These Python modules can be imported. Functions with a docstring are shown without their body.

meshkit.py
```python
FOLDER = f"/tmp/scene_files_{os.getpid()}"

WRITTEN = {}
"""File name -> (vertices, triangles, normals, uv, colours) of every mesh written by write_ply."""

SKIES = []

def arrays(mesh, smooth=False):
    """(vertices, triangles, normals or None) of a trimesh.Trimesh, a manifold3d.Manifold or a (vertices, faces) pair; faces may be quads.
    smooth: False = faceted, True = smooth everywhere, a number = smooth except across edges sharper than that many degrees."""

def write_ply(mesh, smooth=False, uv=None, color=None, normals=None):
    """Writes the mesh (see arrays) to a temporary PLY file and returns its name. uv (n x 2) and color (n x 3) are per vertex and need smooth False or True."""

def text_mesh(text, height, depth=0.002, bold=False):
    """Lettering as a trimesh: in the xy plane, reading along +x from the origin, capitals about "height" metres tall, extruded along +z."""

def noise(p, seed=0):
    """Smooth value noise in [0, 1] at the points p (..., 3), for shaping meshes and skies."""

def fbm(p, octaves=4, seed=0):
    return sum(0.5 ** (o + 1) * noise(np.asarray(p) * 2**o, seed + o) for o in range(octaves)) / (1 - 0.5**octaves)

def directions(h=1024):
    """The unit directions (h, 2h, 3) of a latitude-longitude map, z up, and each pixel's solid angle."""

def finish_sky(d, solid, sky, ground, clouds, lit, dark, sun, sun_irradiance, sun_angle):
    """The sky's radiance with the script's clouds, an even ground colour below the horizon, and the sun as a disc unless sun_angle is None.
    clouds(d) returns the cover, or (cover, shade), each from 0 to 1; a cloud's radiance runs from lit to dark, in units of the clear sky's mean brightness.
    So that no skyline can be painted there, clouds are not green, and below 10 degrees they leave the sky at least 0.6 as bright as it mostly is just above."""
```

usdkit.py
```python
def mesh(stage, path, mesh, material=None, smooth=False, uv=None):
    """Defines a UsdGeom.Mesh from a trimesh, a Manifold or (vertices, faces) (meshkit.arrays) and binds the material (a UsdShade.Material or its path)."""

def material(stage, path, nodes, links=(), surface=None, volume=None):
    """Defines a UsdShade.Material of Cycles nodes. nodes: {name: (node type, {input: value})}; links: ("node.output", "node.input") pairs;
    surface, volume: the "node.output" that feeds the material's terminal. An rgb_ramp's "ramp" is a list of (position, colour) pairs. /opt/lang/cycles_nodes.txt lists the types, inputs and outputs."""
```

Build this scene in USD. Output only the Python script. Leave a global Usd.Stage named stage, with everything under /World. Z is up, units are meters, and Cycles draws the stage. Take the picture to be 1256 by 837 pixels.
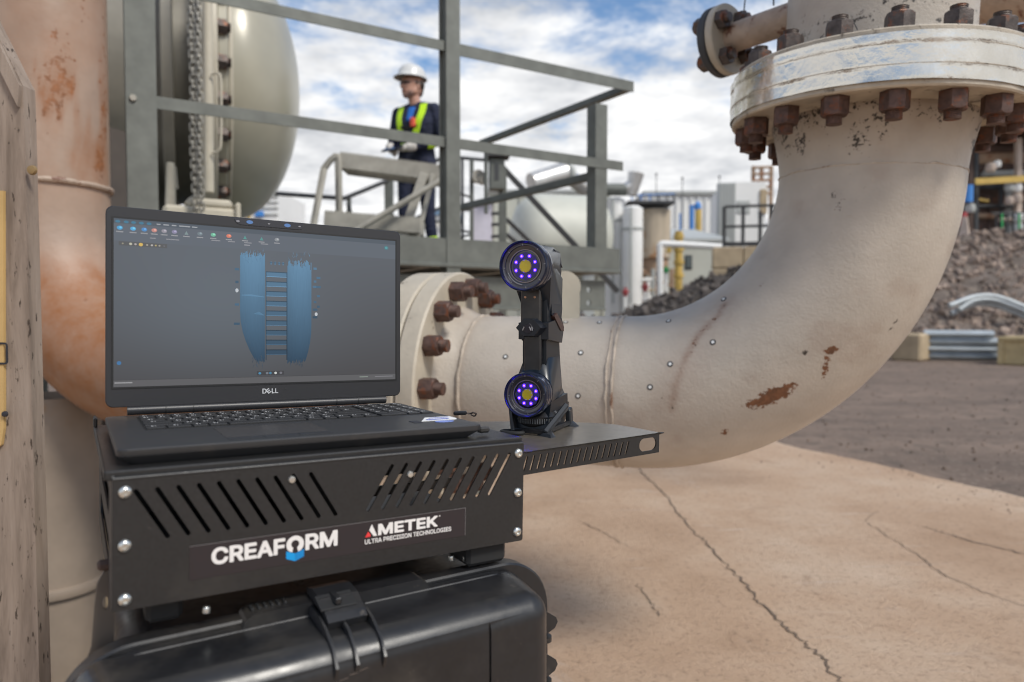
import math, random
import numpy as np
import trimesh, manifold3d, shapely.geometry as sg, shapely.ops
from shapely import affinity
from pxr import Usd, UsdGeom, UsdLux, UsdShade, Gf, Sdf, Vt
import usdkit, meshkit

random.seed(7)
rng = np.random.default_rng(7)
stage = Usd.Stage.CreateInMemory()
UsdGeom.SetStageUpAxis(stage, "Z")
UsdGeom.SetStageMetersPerUnit(stage, 1.0)
stage.SetDefaultPrim(UsdGeom.Xform.Define(stage, "/World").GetPrim())
UsdGeom.Scope.Define(stage, "/World/Looks")

# ------------------------------------------------------------------ camera, sky, sun, exposure
EYE = 1.05                                   # camera height over the slab
FOC, CX, CY, PITCH = 862.0, 628.0, 418.5, 0.036
EXPOSURE = 0.28
cam = UsdGeom.Camera.Define(stage, "/World/camera")
cam.AddTranslateOp().Set(Gf.Vec3d(0, 0, EYE))
cam.AddRotateXOp().Set(90 - math.degrees(PITCH))
cam.CreateHorizontalApertureAttr(36.0)
cam.CreateVerticalApertureAttr(36.0 * 682 / 1024)
cam.CreateFocalLengthAttr(FOC / 1256 * 36)
cam.CreateClippingRangeAttr(Gf.Vec2f(0.05, 3000))
cam.CreateFStopAttr(3.9)
cam.CreateFocusDistanceAttr(1.0)
cam.CreateExposureAttr(EXPOSURE)

SUN_DIR = np.array([0.60, -0.50, 0.90]); SUN_DIR = SUN_DIR / np.linalg.norm(SUN_DIR)   # towards the sun
SKY_STRENGTH, SUN_POWER, SUN_ANGLE = 0.12, 0.62, 14.0
sun = UsdLux.DistantLight.Define(stage, "/World/sun")
sun.CreateIntensityAttr(SUN_POWER)
sun.CreateAngleAttr(SUN_ANGLE)
sun.CreateNormalizeAttr(True)
sun.CreateColorAttr(Gf.Vec3f(1.0, 0.95, 0.87))
_q = Gf.Rotation(Gf.Vec3d(0, 0, 1), Gf.Vec3d(*SUN_DIR.tolist())).GetQuat()
sun.AddOrientOp(UsdGeom.XformOp.PrecisionDouble).Set(Gf.Quatd(_q.GetReal(), _q.GetImaginary()))
dome = UsdLux.DomeLight.Define(stage, "/World/sky")
dome.CreateIntensityAttr(1.0)
sky_mat = usdkit.material(stage, "/World/Looks/sky", {
    "sky": ("sky_texture", {"sky_type": "single_scattering", "sun_disc": False, "sun_elevation": float(math.asin(SUN_DIR[2])),
                            "sun_rotation": float(math.atan2(SUN_DIR[0], SUN_DIR[1])), "aerosol_density": 1.0, "ozone_density": 1.6}),
    "tc": ("texture_coordinate", {}),
    "xyz": ("separate_xyz", {}),
    "zz": ("math", {"math_type": "maximum", "value2": 0.0}),
    "zp": ("math", {"math_type": "add", "value2": 0.12}),
    "ux": ("math", {"math_type": "divide"}), "uy": ("math", {"math_type": "divide"}),
    "uv0": ("combine_xyz", {"z": 3.7}), "uv": ("vector_math", {"math_type": "add", "vector2": (3.1, 1.2, 0.0)}),
    "n1": ("noise_texture", {"scale": 2.8, "detail": 11.0, "roughness": 0.66, "distortion": 0.2}),
    "n2": ("noise_texture", {"scale": 0.75, "detail": 3.0, "roughness": 0.5}),
    "n12": ("math", {"math_type": "multiply_add", "value2": 0.6}),
    "n2s": ("math", {"math_type": "multiply", "value2": 0.5}),
    "low": ("map_range", {"from_min": 0.14, "from_max": 0.36, "to_min": 0.24, "to_max": -0.06, "clamp": True}),
    "sum": ("math", {"math_type": "add"}),
    "cov": ("map_range", {"range_type": "smoothstep", "from_min": 0.455, "from_max": 0.62, "to_min": 0.0, "to_max": 1.0, "clamp": True}),
    "n3": ("noise_texture", {"scale": 3.2, "detail": 8.0, "roughness": 0.6}),
    "ccol": ("rgb_ramp", {"ramp": [(0.30, (4.0, 4.15, 4.4)), (0.5, (6.2, 6.25, 6.35)), (0.70, (8.2, 8.2, 8.1))]}),
    "tint": ("mix_color", {"blend_type": "multiply", "fac": 1.0, "b": (0.90, 1.05, 1.14), "use_clamp": False}),
    "mix": ("mix_color", {"blend_type": "mix", "use_clamp": False}),
    "bg": ("background_shader", {"strength": SKY_STRENGTH}),
}, [("tc.generated", "xyz.vector"), ("xyz.z", "zz.value1"), ("zz.value", "zp.value1"),
    ("xyz.x", "ux.value1"), ("zp.value", "ux.value2"), ("xyz.y", "uy.value1"), ("zp.value", "uy.value2"),
    ("ux.value", "uv0.x"), ("uy.value", "uv0.y"), ("uv0.vector", "uv.vector1"), ("uv.vector", "n1.vector"), ("uv.vector", "n2.vector"), ("uv.vector", "n3.vector"),
    ("n1.fac", "n12.value1"), ("n2.fac", "n2s.value1"), ("n2s.value", "n12.value3"),
    ("xyz.z", "low.value"), ("n12.value", "sum.value1"), ("low.result", "sum.value2"), ("sum.value", "cov.value"),
    ("n3.fac", "ccol.fac"), ("sky.color", "tint.a"), ("tint.result", "mix.a"), ("ccol.color", "mix.b"), ("cov.result", "mix.fac"),
    ("mix.result", "bg.color")], surface="bg.background")
UsdShade.MaterialBindingAPI.Apply(dome.GetPrim()).Bind(sky_mat)

# ------------------------------------------------------------------ helpers
def ray(px, py):
    fw = np.array([0, math.cos(PITCH), -math.sin(PITCH)]); up = np.array([0, math.sin(PITCH), math.cos(PITCH)])
    return fw + np.array([1.0, 0, 0]) * (px - CX) / FOC + up * (CY - py) / FOC

def at(px, py, Y):
    """The place that the sight line through a photo point reaches at the distance Y."""
    d = ray(px, py)
    return d * (Y / d[1]) + np.array([0, 0, EYE])

def onz(px, py, z=0.0):
    d = ray(px, py)
    return d * ((z - EYE) / d[2]) + np.array([0, 0, EYE])

V = lambda *a: np.array(a, float)
unit = lambda v: np.asarray(v, float) / np.linalg.norm(v)
_names, _base = {}, {}

def unique(parent, name):
    k = _names.get((parent, name), 0)
    _names[(parent, name)] = k + 1
    return name if k == 0 else f"{name}_{k:03d}"

def setd(prim, label=None, category=None, group=None, kind=None):
    for k, v in (("label", label), ("category", category), ("group", group), ("kind", kind)):
        if v:
            prim.SetCustomDataByKey(k, v)

def thing(name, base, label, category, group=None):
    path = "/World/" + unique("/World", name)
    x = UsdGeom.Xform.Define(stage, path)
    x.AddTranslateOp().Set(Gf.Vec3d(*map(float, base)))
    _base[path] = np.asarray(base, float)
    setd(x.GetPrim(), label, category, group)
    return path

def cat(ms):
    return trimesh.util.concatenate([m for m in ms if m is not None])

def tri(m):
    if hasattr(m, "to_mesh"):
        k = m.to_mesh()
        return trimesh.Trimesh(np.asarray(k.vert_properties)[:, :3], np.asarray(k.tri_verts), process=False)
    return m

def obj(name, m, mat, parent="/World", smooth=30, label=None, kind=None, category=None, attr=None, group=None):
    m = tri(m)
    path = parent + "/" + unique(parent, name)
    base = _base.get(parent, np.zeros(3))
    _base[path] = base
    u = usdkit.mesh(stage, path, (np.asarray(m.vertices) - base, np.asarray(m.faces)), mat, smooth=True if attr is not None else smooth)
    if attr is not None:
        UsdGeom.PrimvarsAPI(u).CreatePrimvar("wear", Sdf.ValueTypeNames.Color3fArray, "vertex").Set(Vt.Vec3fArray.FromNumpy(np.asarray(attr, np.float32)))
    setd(u.GetPrim(), label, category, group, kind)
    return path

def struct(name, m, mat, **kw):
    return obj(name, m, mat, kind=kw.pop("kind", "structure"), **kw)

def frame(o, x, y, z):
    T = np.eye(4); T[:3, 0], T[:3, 1], T[:3, 2], T[:3, 3] = x, y, z, o
    return T

def put(m, T):
    m = tri(m).copy(); m.apply_transform(T); return m

def basis(axis, hint=None):
    w = unit(axis); h = V(0, 0, 1) if hint is None else np.asarray(hint, float)
    if abs(w @ unit(h)) > 0.97:
        h = V(1, 0, 0) if abs(w[0]) < 0.9 else V(0, 1, 0)
    u = unit(np.cross(h, w)); return u, np.cross(w, u), w

def cbox(cx, cy, cz, sx, sy, sz, c=None, T=None):
    """Box with chamfered edges: centre, size, chamfer."""
    h = np.array([sx, sy, sz]) / 2
    c = min(h) * 0.12 if c is None else min(c, min(h) * 0.95)
    if c <= 0:
        m = trimesh.creation.box([sx, sy, sz])
    else:
        pts = []
        for s in np.ndindex(2, 2, 2):
            sg_ = np.array(s) * 2 - 1
            for k in range(3):
                q = h - c; q = q.copy(); q[k] = h[k]
                pts.append(sg_ * q)
        m = trimesh.convex.convex_hull(np.array(pts))
    m.apply_translation([cx, cy, cz])
    return put(m, T) if T is not None else m

def bar(p0, p1, w, h, hint=None, c=0.004):
    """Rectangular bar between two points: w across, h along the hint (up) direction."""
    p0, p1 = np.asarray(p0, float), np.asarray(p1, float)
    u, v, d = basis(p1 - p0, hint)
    L = np.linalg.norm(p1 - p0)
    return cbox(0, 0, L / 2, w, h, L, c, frame(p0, u, v, d))

def angle_bar(p0, p1, a, t, up, side):
    """L section: one leg of length a along `up`, one along `side`."""
    p0, p1 = np.asarray(p0, float), np.asarray(p1, float)
    d = unit(p1 - p0); up = unit(np.asarray(up) - d * (np.asarray(up) @ d)); s = unit(np.asarray(side) - d * (np.asarray(side) @ d) - up * (np.asarray(side) @ up))
    poly = sg.Polygon([(0, 0), (a, 0), (a, t), (t, t), (t, a), (0, a)])
    return extr(poly, np.linalg.norm(p1 - p0), frame(p0, s, up, np.cross(s, up))) if np.dot(np.cross(s, up), d) > 0 else extr(poly, np.linalg.norm(p1 - p0), frame(p1, s, up, np.cross(s, up)))

def extr(poly, h, T=None):
    ms = [trimesh.creation.extrude_polygon(g, h, engine="earcut") for g in getattr(poly, "geoms", [poly])]
    m = cat(ms)
    return put(m, T) if T is not None else m

def cyl(p0, p1, r0, r1=None, n=24, cap=True):
    p0, p1 = np.asarray(p0, float), np.asarray(p1, float)
    r1 = r0 if r1 is None else r1
    u, v, d = basis(p1 - p0)
    prof = [(0, 0), (r0, 0), (r1, 1), (0, 1)] if cap else [(r0, 0), (r1, 1)]
    L = np.linalg.norm(p1 - p0)
    return lathe([(r, z * L) for r, z in prof], frame(p0, u, v, d), n)

def lathe(prof, T=None, n=48, a0=0.0, a1=2 * math.pi):
    """Profile of (radius, height) turned about z; collapses radius 0."""
    full = abs(a1 - a0 - 2 * math.pi) < 1e-6
    t = np.linspace(a0, a1, n + (0 if full else 1), endpoint=not full)
    k = len(t); vs = []
    for r, z in prof:
        vs.append(np.stack([r * np.cos(t), r * np.sin(t), np.full(k, z)], 1))
    vs = np.vstack(vs); fs = []
    for i in range(len(prof) - 1):
        for j in range(k if full else k - 1):
            a, b = i * k + j, i * k + (j + 1) % k
            c, d = a + k, b + k
            fs += [(a, b, d), (a, d, c)]
    m = trimesh.Trimesh(vs, np.array(fs), process=False)
    m.merge_vertices(); m.update_faces(m.nondegenerate_faces()); m.remove_unreferenced_vertices()
    return put(m, T) if T is not None else m

def tube(path, r, n=12, closed=False, cap=True):
    P = np.asarray(path, float); k = len(P)
    rr = np.full(k, r) if np.ndim(r) == 0 else np.asarray(r)
    tang = np.gradient(P, axis=0) if not closed else np.roll(P, -1, 0) - np.roll(P, 1, 0)
    tang /= np.linalg.norm(tang, axis=1)[:, None]
    u = basis(tang[0])[0]; rings = []
    for i in range(k):
        u = unit(u - tang[i] * (u @ tang[i])); v = np.cross(tang[i], u)
        t = np.arange(n) / n * 2 * math.pi
        rings.append(P[i] + rr[i] * (np.cos(t)[:, None] * u + np.sin(t)[:, None] * v))
    vs = np.vstack(rings); fs = []
    for i in range(k if closed else k - 1):
        for j in range(n):
            a, b = i * n + j, i * n + (j + 1) % n
            c, d = ((i + 1) % k) * n + j, ((i + 1) % k) * n + (j + 1) % n
            fs += [(a, b, d), (a, d, c)]
    if not closed and cap:
        for base, o in ((0, 1), ((k - 1) * n, -1)):
            for j in range(1, n - 1):
                fs.append((base, base + j + 1, base + j) if o == 1 else (base, base + j, base + j + 1))
    return trimesh.Trimesh(vs, np.array(fs), process=False)

def smoothpath(pts, n=8):
    """Catmull-Rom through the points."""
    P = np.asarray(pts, float); P = np.vstack([2 * P[0] - P[1], P, 2 * P[-1] - P[-2]]); out = []
    for i in range(1, len(P) - 2):
        for t in np.linspace(0, 1, n, endpoint=False):
            a, b, c, d = P[i - 1], P[i], P[i + 1], P[i + 2]
            out.append(0.5 * (2 * b + (c - a) * t + (2 * a - 5 * b + 4 * c - d) * t * t + (3 * b - 3 * c + d - a) * t ** 3))
    return np.array(out + [P[-2]])

def hexnut(c, axis, af, h, rot=0.0, stud=0.0, studlen=0.0, chamf=0.12):
    """Hexagonal nut from c along the axis with height h, and a threaded stud end sticking out."""
    u, v, w = basis(axis); R = af / math.sqrt(3)
    t = np.arange(6) / 6 * 2 * math.pi + rot
    pts = []
    for z, k in ((0, 1.0), (h * (1 - chamf), 1.0), (h, 0.86)):
        for q in t:
            if k == 1.0:
                pts.append((R * math.cos(q), R * math.sin(q), z))
        if k != 1.0:
            for q in np.arange(18) / 18 * 2 * math.pi:
                pts.append((R * k * math.cos(q), R * k * math.sin(q), z))
    m = trimesh.convex.convex_hull(np.array(pts))
    ms = [m]
    if stud:
        prof = [(0, h * .5), (stud, h * .5)]
        n = max(3, int(studlen / 0.004))
        for i in range(n):
            z = h + studlen * i / n
            prof += [(stud, z), (stud * 0.93, z + studlen / n * .5)]
        prof += [(stud, h + studlen * .97), (stud * .85, h + studlen), (0, h + studlen)]
        ms.append(lathe(prof, None, 16))
    return put(cat(ms), frame(c, u, v, w))

def mball(c, r, n=14):
    return manifold3d.Manifold.sphere(r, n).translate([float(x) for x in c])

def hull(items, n=14):
    return manifold3d.Manifold.batch_hull([mball(c, r, n) for c, r in items])

def organic(bones, size=0.02, it=8):
    """Bones = lists of (point, radius); one smooth continuous surface."""
    m = manifold3d.Manifold.batch_boolean([hull(b) for b in bones], manifold3d.OpType.Add)
    t = tri(m.refine_to_length(size))
    t.merge_vertices()
    trimesh.smoothing.filter_taubin(t, lamb=0.5, nu=0.52, iterations=it)
    return t

# ------------------------------------------------------------------ materials
L = "/World/Looks/"
_mats = {}
def pm(name, col, rough=0.5, metal=0.0, var=None, bump=None, spec=0.5, coat=0.0, col2=None, spots=None, rvar=0.0, streak=None, rnd=0.0):
    """Principled material: base colour varied by noise; spots=(colour, scale, threshold, softness) adds patches of wear."""
    if name in _mats:
        return _mats[name]
    n = {"g": ("geometry", {}), "p": ("principled_bsdf", {"roughness": rough, "metallic": metal, "specular_ior_level": spec, "coat_weight": coat, "base_color": col})}
    l = []
    src = None
    col = np.array(col, float)
    if var:
        sc, amt = var
        c2 = np.array(col2, float) if col2 is not None else None
        lo, hi = (col * (1 - amt), np.minimum(col * (1 + amt), 1)) if c2 is None else (col, c2)
        n["vn"] = ("noise_texture", {"scale": sc, "detail": 6.0, "roughness": 0.62})
        n["vr"] = ("rgb_ramp", {"ramp": [(0.28, tuple(lo)), (0.72, tuple(hi))]})
        if streak:
            n["mp"] = ("mapping", {"scale": streak}); l += [("g.position", "mp.vector"), ("mp.vector", "vn.vector")]
        else:
            l += [("g.position", "vn.vector")]
        l += [("vn.fac", "vr.fac")]
        src = "vr.color"
    if rnd:
        n["oi"] = ("object_info", {}); n["rr"] = ("map_range", {"to_min": 1 - rnd, "to_max": 1 + rnd})
        n["hs"] = ("hsv", {"color": tuple(col)}); l += [("oi.random", "rr.value"), ("rr.result", "hs.value")]
        if src: l.append((src, "hs.color"))
        src = "hs.color"
    if spots:
        for i, (sc_, s, th, so) in enumerate(spots):
            n[f"sn{i}"] = ("noise_texture", {"scale": s, "detail": 7.0, "roughness": 0.65})
            n[f"sm{i}"] = ("map_range", {"range_type": "smoothstep", "from_min": th, "from_max": th + so, "clamp": True})
            n[f"sx{i}"] = ("mix_color", {"blend_type": "mix", "a": tuple(col), "b": tuple(sc_)})
            n[f"sa{i}"] = ("vector_math", {"math_type": "add", "vector2": (3.1 * i + 1.7, 5.3 * i, 2.2 * i)})
            l += [("g.position", f"sa{i}.vector1"), (f"sa{i}.vector", f"sn{i}.vector"), (f"sn{i}.fac", f"sm{i}.value"), (f"sm{i}.result", f"sx{i}.fac")]
            if src: l.append((src, f"sx{i}.a"))
            src = f"sx{i}.result"
    if src:
        l.append((src, "p.base_color"))
    if rvar:
        n["rn"] = ("noise_texture", {"scale": 30.0 if not var else var[0] * 2, "detail": 4.0})
        n["rm"] = ("map_range", {"from_min": 0.3, "from_max": 0.7, "to_min": max(rough - rvar, 0.02), "to_max": min(rough + rvar, 1), "clamp": True})
        l += [("g.position", "rn.vector"), ("rn.fac", "rm.value"), ("rm.result", "p.roughness")]
    if bump:
        sc, st = bump
        n["bn"] = ("noise_texture", {"scale": sc, "detail": 4.0, "roughness": 0.6})
        n["b"] = ("bump", {"strength": st, "distance": 0.4 / sc})
        l += [("g.position", "bn.vector"), ("bn.fac", "b.height"), ("b.normal", "p.normal")]
    _mats[name] = usdkit.material(stage, L + name, n, l, surface="p.BSDF")
    return _mats[name]

def worn(name, base, rust, dirt, stain, rough=0.55, bump=(55, .3), var=(6, .1), rn=38.0, metal=0.0):
    """Paint whose wear (mesh primvar: r rust patches, g black dirt, b stain) breaks up with noise."""
    base = np.array(base, float)
    n = {"g": ("geometry", {}), "at": ("attribute", {"attribute": "wear"}), "sp": ("separate_color", {}),
         "n1": ("noise_texture", {"scale": rn, "detail": 8.0, "roughness": 0.7}),
         "n2": ("noise_texture", {"scale": rn * 0.55, "detail": 6.0, "roughness": 0.7}),
         "vn": ("noise_texture", {"scale": var[0], "detail": 7.0, "roughness": 0.6}),
         "vr": ("rgb_ramp", {"ramp": [(0.25, tuple(base * (1 - var[1]))), (0.75, tuple(np.minimum(base * (1 + var[1]), 1)))]}),
         "nr": ("math", {"math_type": "multiply_add", "value2": 2.2}), "n1o": ("math", {"math_type": "subtract", "value2": 0.5}),
         "nd": ("math", {"math_type": "multiply_add", "value2": 2.6}),
         "mr": ("map_range", {"range_type": "smoothstep", "from_min": 0.40, "from_max": 0.62, "clamp": True}),
         "md": ("map_range", {"range_type": "smoothstep", "from_min": 0.47, "from_max": 0.74, "clamp": True}),
         "ms": ("math", {"math_type": "multiply"}), "n2m": ("map_range", {"from_min": 0.3, "from_max": 0.7, "to_min": 0.5, "to_max": 1.0, "clamp": True}),
         "rr": ("rgb_ramp", {"ramp": [(0.3, tuple(np.array(rust) * 0.5)), (0.7, tuple(np.array(rust) * 1.3))]}),
         "x1": ("mix_color", {"b": tuple(stain)}), "x2": ("mix_color", {"b": tuple(dirt)}), "x3": ("mix_color", {}),
         "bn": ("noise_texture", {"scale": bump[0], "detail": 5.0, "roughness": 0.6}), "b": ("bump", {"strength": bump[1], "distance": 0.35 / bump[0]}),
         "p": ("principled_bsdf", {"roughness": rough, "metallic": metal})}
    l = [("at.color", "sp.color"), ("g.position", "n1.vector"), ("g.position", "n2.vector"), ("g.position", "vn.vector"), ("g.position", "bn.vector"),
         ("vn.fac", "vr.fac"), ("n1.fac", "n1o.value1"), ("n1o.value", "nr.value1"), ("sp.r", "nr.value3"), ("nr.value", "mr.value"),
         ("n1o.value", "nd.value1"), ("sp.g", "nd.value3"), ("nd.value", "md.value"),
         ("n2.fac", "n2m.value"), ("n2m.result", "ms.value1"), ("sp.b", "ms.value2"), ("n2.fac", "rr.fac"),
         ("vr.color", "x1.a"), ("ms.value", "x1.fac"), ("x1.result", "x2.a"), ("md.result", "x2.fac"), ("x2.result", "x3.a"), ("rr.color", "x3.b"), ("mr.result", "x3.fac"),
         ("x3.result", "p.base_color"), ("bn.fac", "b.height"), ("b.normal", "p.normal")]
    return usdkit.material(stage, L + name, n, l, surface="p.BSDF")

def emit(name, col, strength):
    return usdkit.material(stage, L + name, {"p": ("principled_bsdf", {"base_color": (0.02, 0.02, 0.02), "roughness": 0.4, "emission_color": col, "emission_strength": strength})}, [], surface="p.BSDF")

M = dict(
    galv=pm("galvanised_steel", (0.138, 0.146, 0.130), 0.55, 0.25, var=(9, 0.22), bump=(90, .12)),
    galv2=pm("galvanised_steel_pale", (0.37, 0.35, 0.30), 0.6, 0.1, var=(7, .25), bump=(70, .15)),
    nut=pm("rusted_nut_steel", (0.095, 0.055, 0.043), 0.62, 0.35, var=(55, 0.5), bump=(150, .35), spots=[((0.16, 0.055, 0.025), 30, .52, .1)]),
    nut_dark=pm("oxidised_nut_steel", (0.085, 0.068, 0.06), 0.5, 0.5, var=(55, 0.5), bump=(150, .35), spots=[((0.20, 0.075, 0.035), 26, .53, .12)]),
    foil=pm("dented_aluminium_wrap", (0.70, 0.66, 0.59), 0.20, 1.0, var=(6, .16), bump=(30, .16), rvar=.1),
    cream=pm("cream_paint", (0.43, 0.38, 0.30), 0.5, 0, var=(9, .14), bump=(60, .2), spots=[((0.10, 0.07, 0.05), 16, .64, .06)]),
    cream_clean=pm("cream_paint_clean", (0.50, 0.455, 0.36), 0.42, 0, var=(5, .1), bump=(30, .12)),
    blacksheet=pm("black_powder_coat", (0.0145, 0.014, 0.0138), 0.42, 0, var=(300, .25), bump=(900, .08), rvar=.08, spots=[((.030, .027, .024), 9, .52, .25), ((.06, .052, .045), 70, .68, .06)]),
    blackplastic=pm("black_moulded_plastic", (0.0125, 0.0125, 0.0135), 0.34, 0, var=(12, .25), bump=(500, .08), rvar=.12, spots=[((.048, .043, .037), 6, .50, .25), ((.07, .06, .05), 45, .64, .08)]),
    blackgloss=pm("black_anodised", (0.012, 0.014, 0.019), 0.22, 0.3),
    rubber=pm("black_rubber", (0.012, 0.012, 0.012), 0.75),
    laptop=pm("charcoal_laptop_shell", (0.032, 0.032, 0.033), 0.42, 0.15, var=(800, .1), spots=[((.060, .054, .048), 14, .52, .22), ((.10, .09, .08), 90, .69, .05)]),
    laptop_bezel=pm("charcoal_bezel", (0.020, 0.020, 0.022), 0.40),
    key=pm("key_plastic", (0.018, 0.018, 0.019), 0.45),
    keywell=pm("key_well", (0.008, 0.008, 0.008), 0.5),
    legend=pm("legend_grey", (0.45, 0.45, 0.45), 0.6),
    zinc=pm("zinc_screw", (0.62, 0.62, 0.58), 0.25, 0.9, var=(200, .2)),
    whiteprint=pm("white_print", (0.72, 0.69, 0.66), 0.55),
    label=pm("label_film", (0.021, 0.0165, 0.0190), 0.32),
    labeledge=pm("label_edge", (0.16, 0.15, 0.15), 0.4),
    blueprint=pm("blue_print", (0.0, 0.27, 0.62), 0.5), blueprint2=pm("blue_print_dark", (0.0, 0.20, 0.50), 0.5),
    redprint=pm("red_print", (0.72, 0.04, 0.04), 0.5),
    glassdark=pm("dark_lens_glass", (0.008, 0.008, 0.014), 0.08, 0, coat=.6),
    silver=pm("machined_aluminium", (0.30, 0.29, 0.30), 0.3, 0.9),
    yellowlens=pm("amber_filter", (0.55, 0.42, 0.02), 0.25),
    copper=pm("copper_rivet", (0.42, 0.24, 0.16), 0.3, 0.8),
    led=emit("violet_led", (0.022, 0.007, 1.0), 55.0), ledcup=emit("violet_glow", (0.09, 0.015, 0.9), 1.3),
    ledboard=emit("lit_led_board", (0.05, 0.010, 0.50), 0.10),
    white=pm("white_paint", (0.78, 0.77, 0.74), 0.5, var=(.6, .06)),
    whitewash=pm("weathered_white_cladding", (0.66, 0.66, 0.62), 0.55, var=(.5, .1)),
    paleg=pm("pale_grey_cladding", (0.42, 0.43, 0.41), 0.6, var=(.4, .1)),
    greenwhite=pm("pale_tank_paint", (0.50, 0.50, 0.43), 0.5, var=(.7, .12)),
    silverduct=pm("silver_duct", (0.55, 0.54, 0.52), 0.4, .7, var=(2, .2)),
    rusty=pm("rusted_cladding", (0.34, 0.23, 0.15), 0.7, var=(1.2, .35), spots=[((0.26, 0.11, 0.05), 1.6, .5, .15)]),
    yellow=pm("safety_yellow", (0.55, 0.37, 0.09), 0.5, var=(2, .2)),
    blue=pm("blue_paint", (0.05, 0.22, 0.58), 0.5), red=pm("red_paint", (0.36, 0.055, 0.06), 0.6),
    green=pm("green_paint", (0.05, 0.45, 0.14), 0.5),
    darkrust=pm("dark_rusted_steel", (0.085, 0.052, 0.040), 0.7, .2, var=(2, .4), spots=[((0.28, 0.11, 0.05), 1.3, .56, .1)]),
    darksteel=pm("dark_steel", (0.05, 0.052, 0.055), 0.6, .2, var=(1, .3)),
    palepost=pm("pale_pink_paint", (0.50, 0.40, 0.33), 0.6, var=(2, .2)),
    blackrail=pm("black_rail_paint", (0.035, 0.035, 0.035), 0.5),
    concretewall=pm("block_concrete", (0.40, 0.31, 0.20), 0.85, var=(2.2, .22), bump=(14, .3)),
    yellowblock=pm("ochre_concrete", (0.44, 0.34, 0.18), 0.85, var=(3, .25), bump=(14, .3)),
    corrug=pm("corrugated_sheet", (0.40, 0.43, 0.44), 0.5, .3, var=(3, .2)),
    shell=pm("vessel_paint", (0.385, 0.36, 0.28), 0.30, 0.05, var=(1.6, .1), bump=(40, .05)),
    shelldark=pm("vessel_jacket", (0.20, 0.185, 0.15), 0.45, 0.1, var=(2.5, .2)),
    chain=pm("chain_steel", (0.30, 0.285, 0.25), 0.45, .6, var=(40, .4)),
    hivis=pm("hivis_yellow", (0.55, 0.85, 0.02), 0.6), navy=pm("navy_cloth", (0.012, 0.016, 0.040), 0.85, var=(9, .3), bump=(14, 1.0)),
    bluecloth=pm("blue_shirt", (0.02, 0.14, 0.50), 0.8), skin=pm("skin", (0.46, 0.25, 0.18), 0.5, var=(20, .12)),
    glove=pm("glove_fabric", (0.50, 0.47, 0.43), 0.8, var=(30, .2)), helmet=pm("white_helmet", (0.60, 0.60, 0.58), 0.3),
    hair=pm("dark_hair", (0.035, 0.022, 0.016), 0.7), orange=pm("orange_red_plastic", (0.75, 0.10, 0.05), 0.5), boot=pm("dark_boot", (0.02, 0.017, 0.014), 0.6),
    lip=pm("lip_tone", (0.36, 0.15, 0.12), 0.5), eyewhite=pm("eye_white", (0.7, 0.68, 0.66), 0.3),
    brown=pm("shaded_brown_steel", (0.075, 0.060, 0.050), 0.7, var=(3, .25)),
    signyellow=pm("ochre_sign", (0.50, 0.33, 0.13), 0.6, var=(8, .15)), ink=pm("black_ink", (0.02, 0.02, 0.025), 0.6),
    dot_black=pm("target_black", (0.02, 0.02, 0.02), 0.5), dot_white=pm("target_white", (0.75, 0.75, 0.72), 0.4),
    tabgrey=pm("taupe_plate", (0.105, 0.085, 0.068), 0.5, var=(8, .15)),
)

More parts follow.
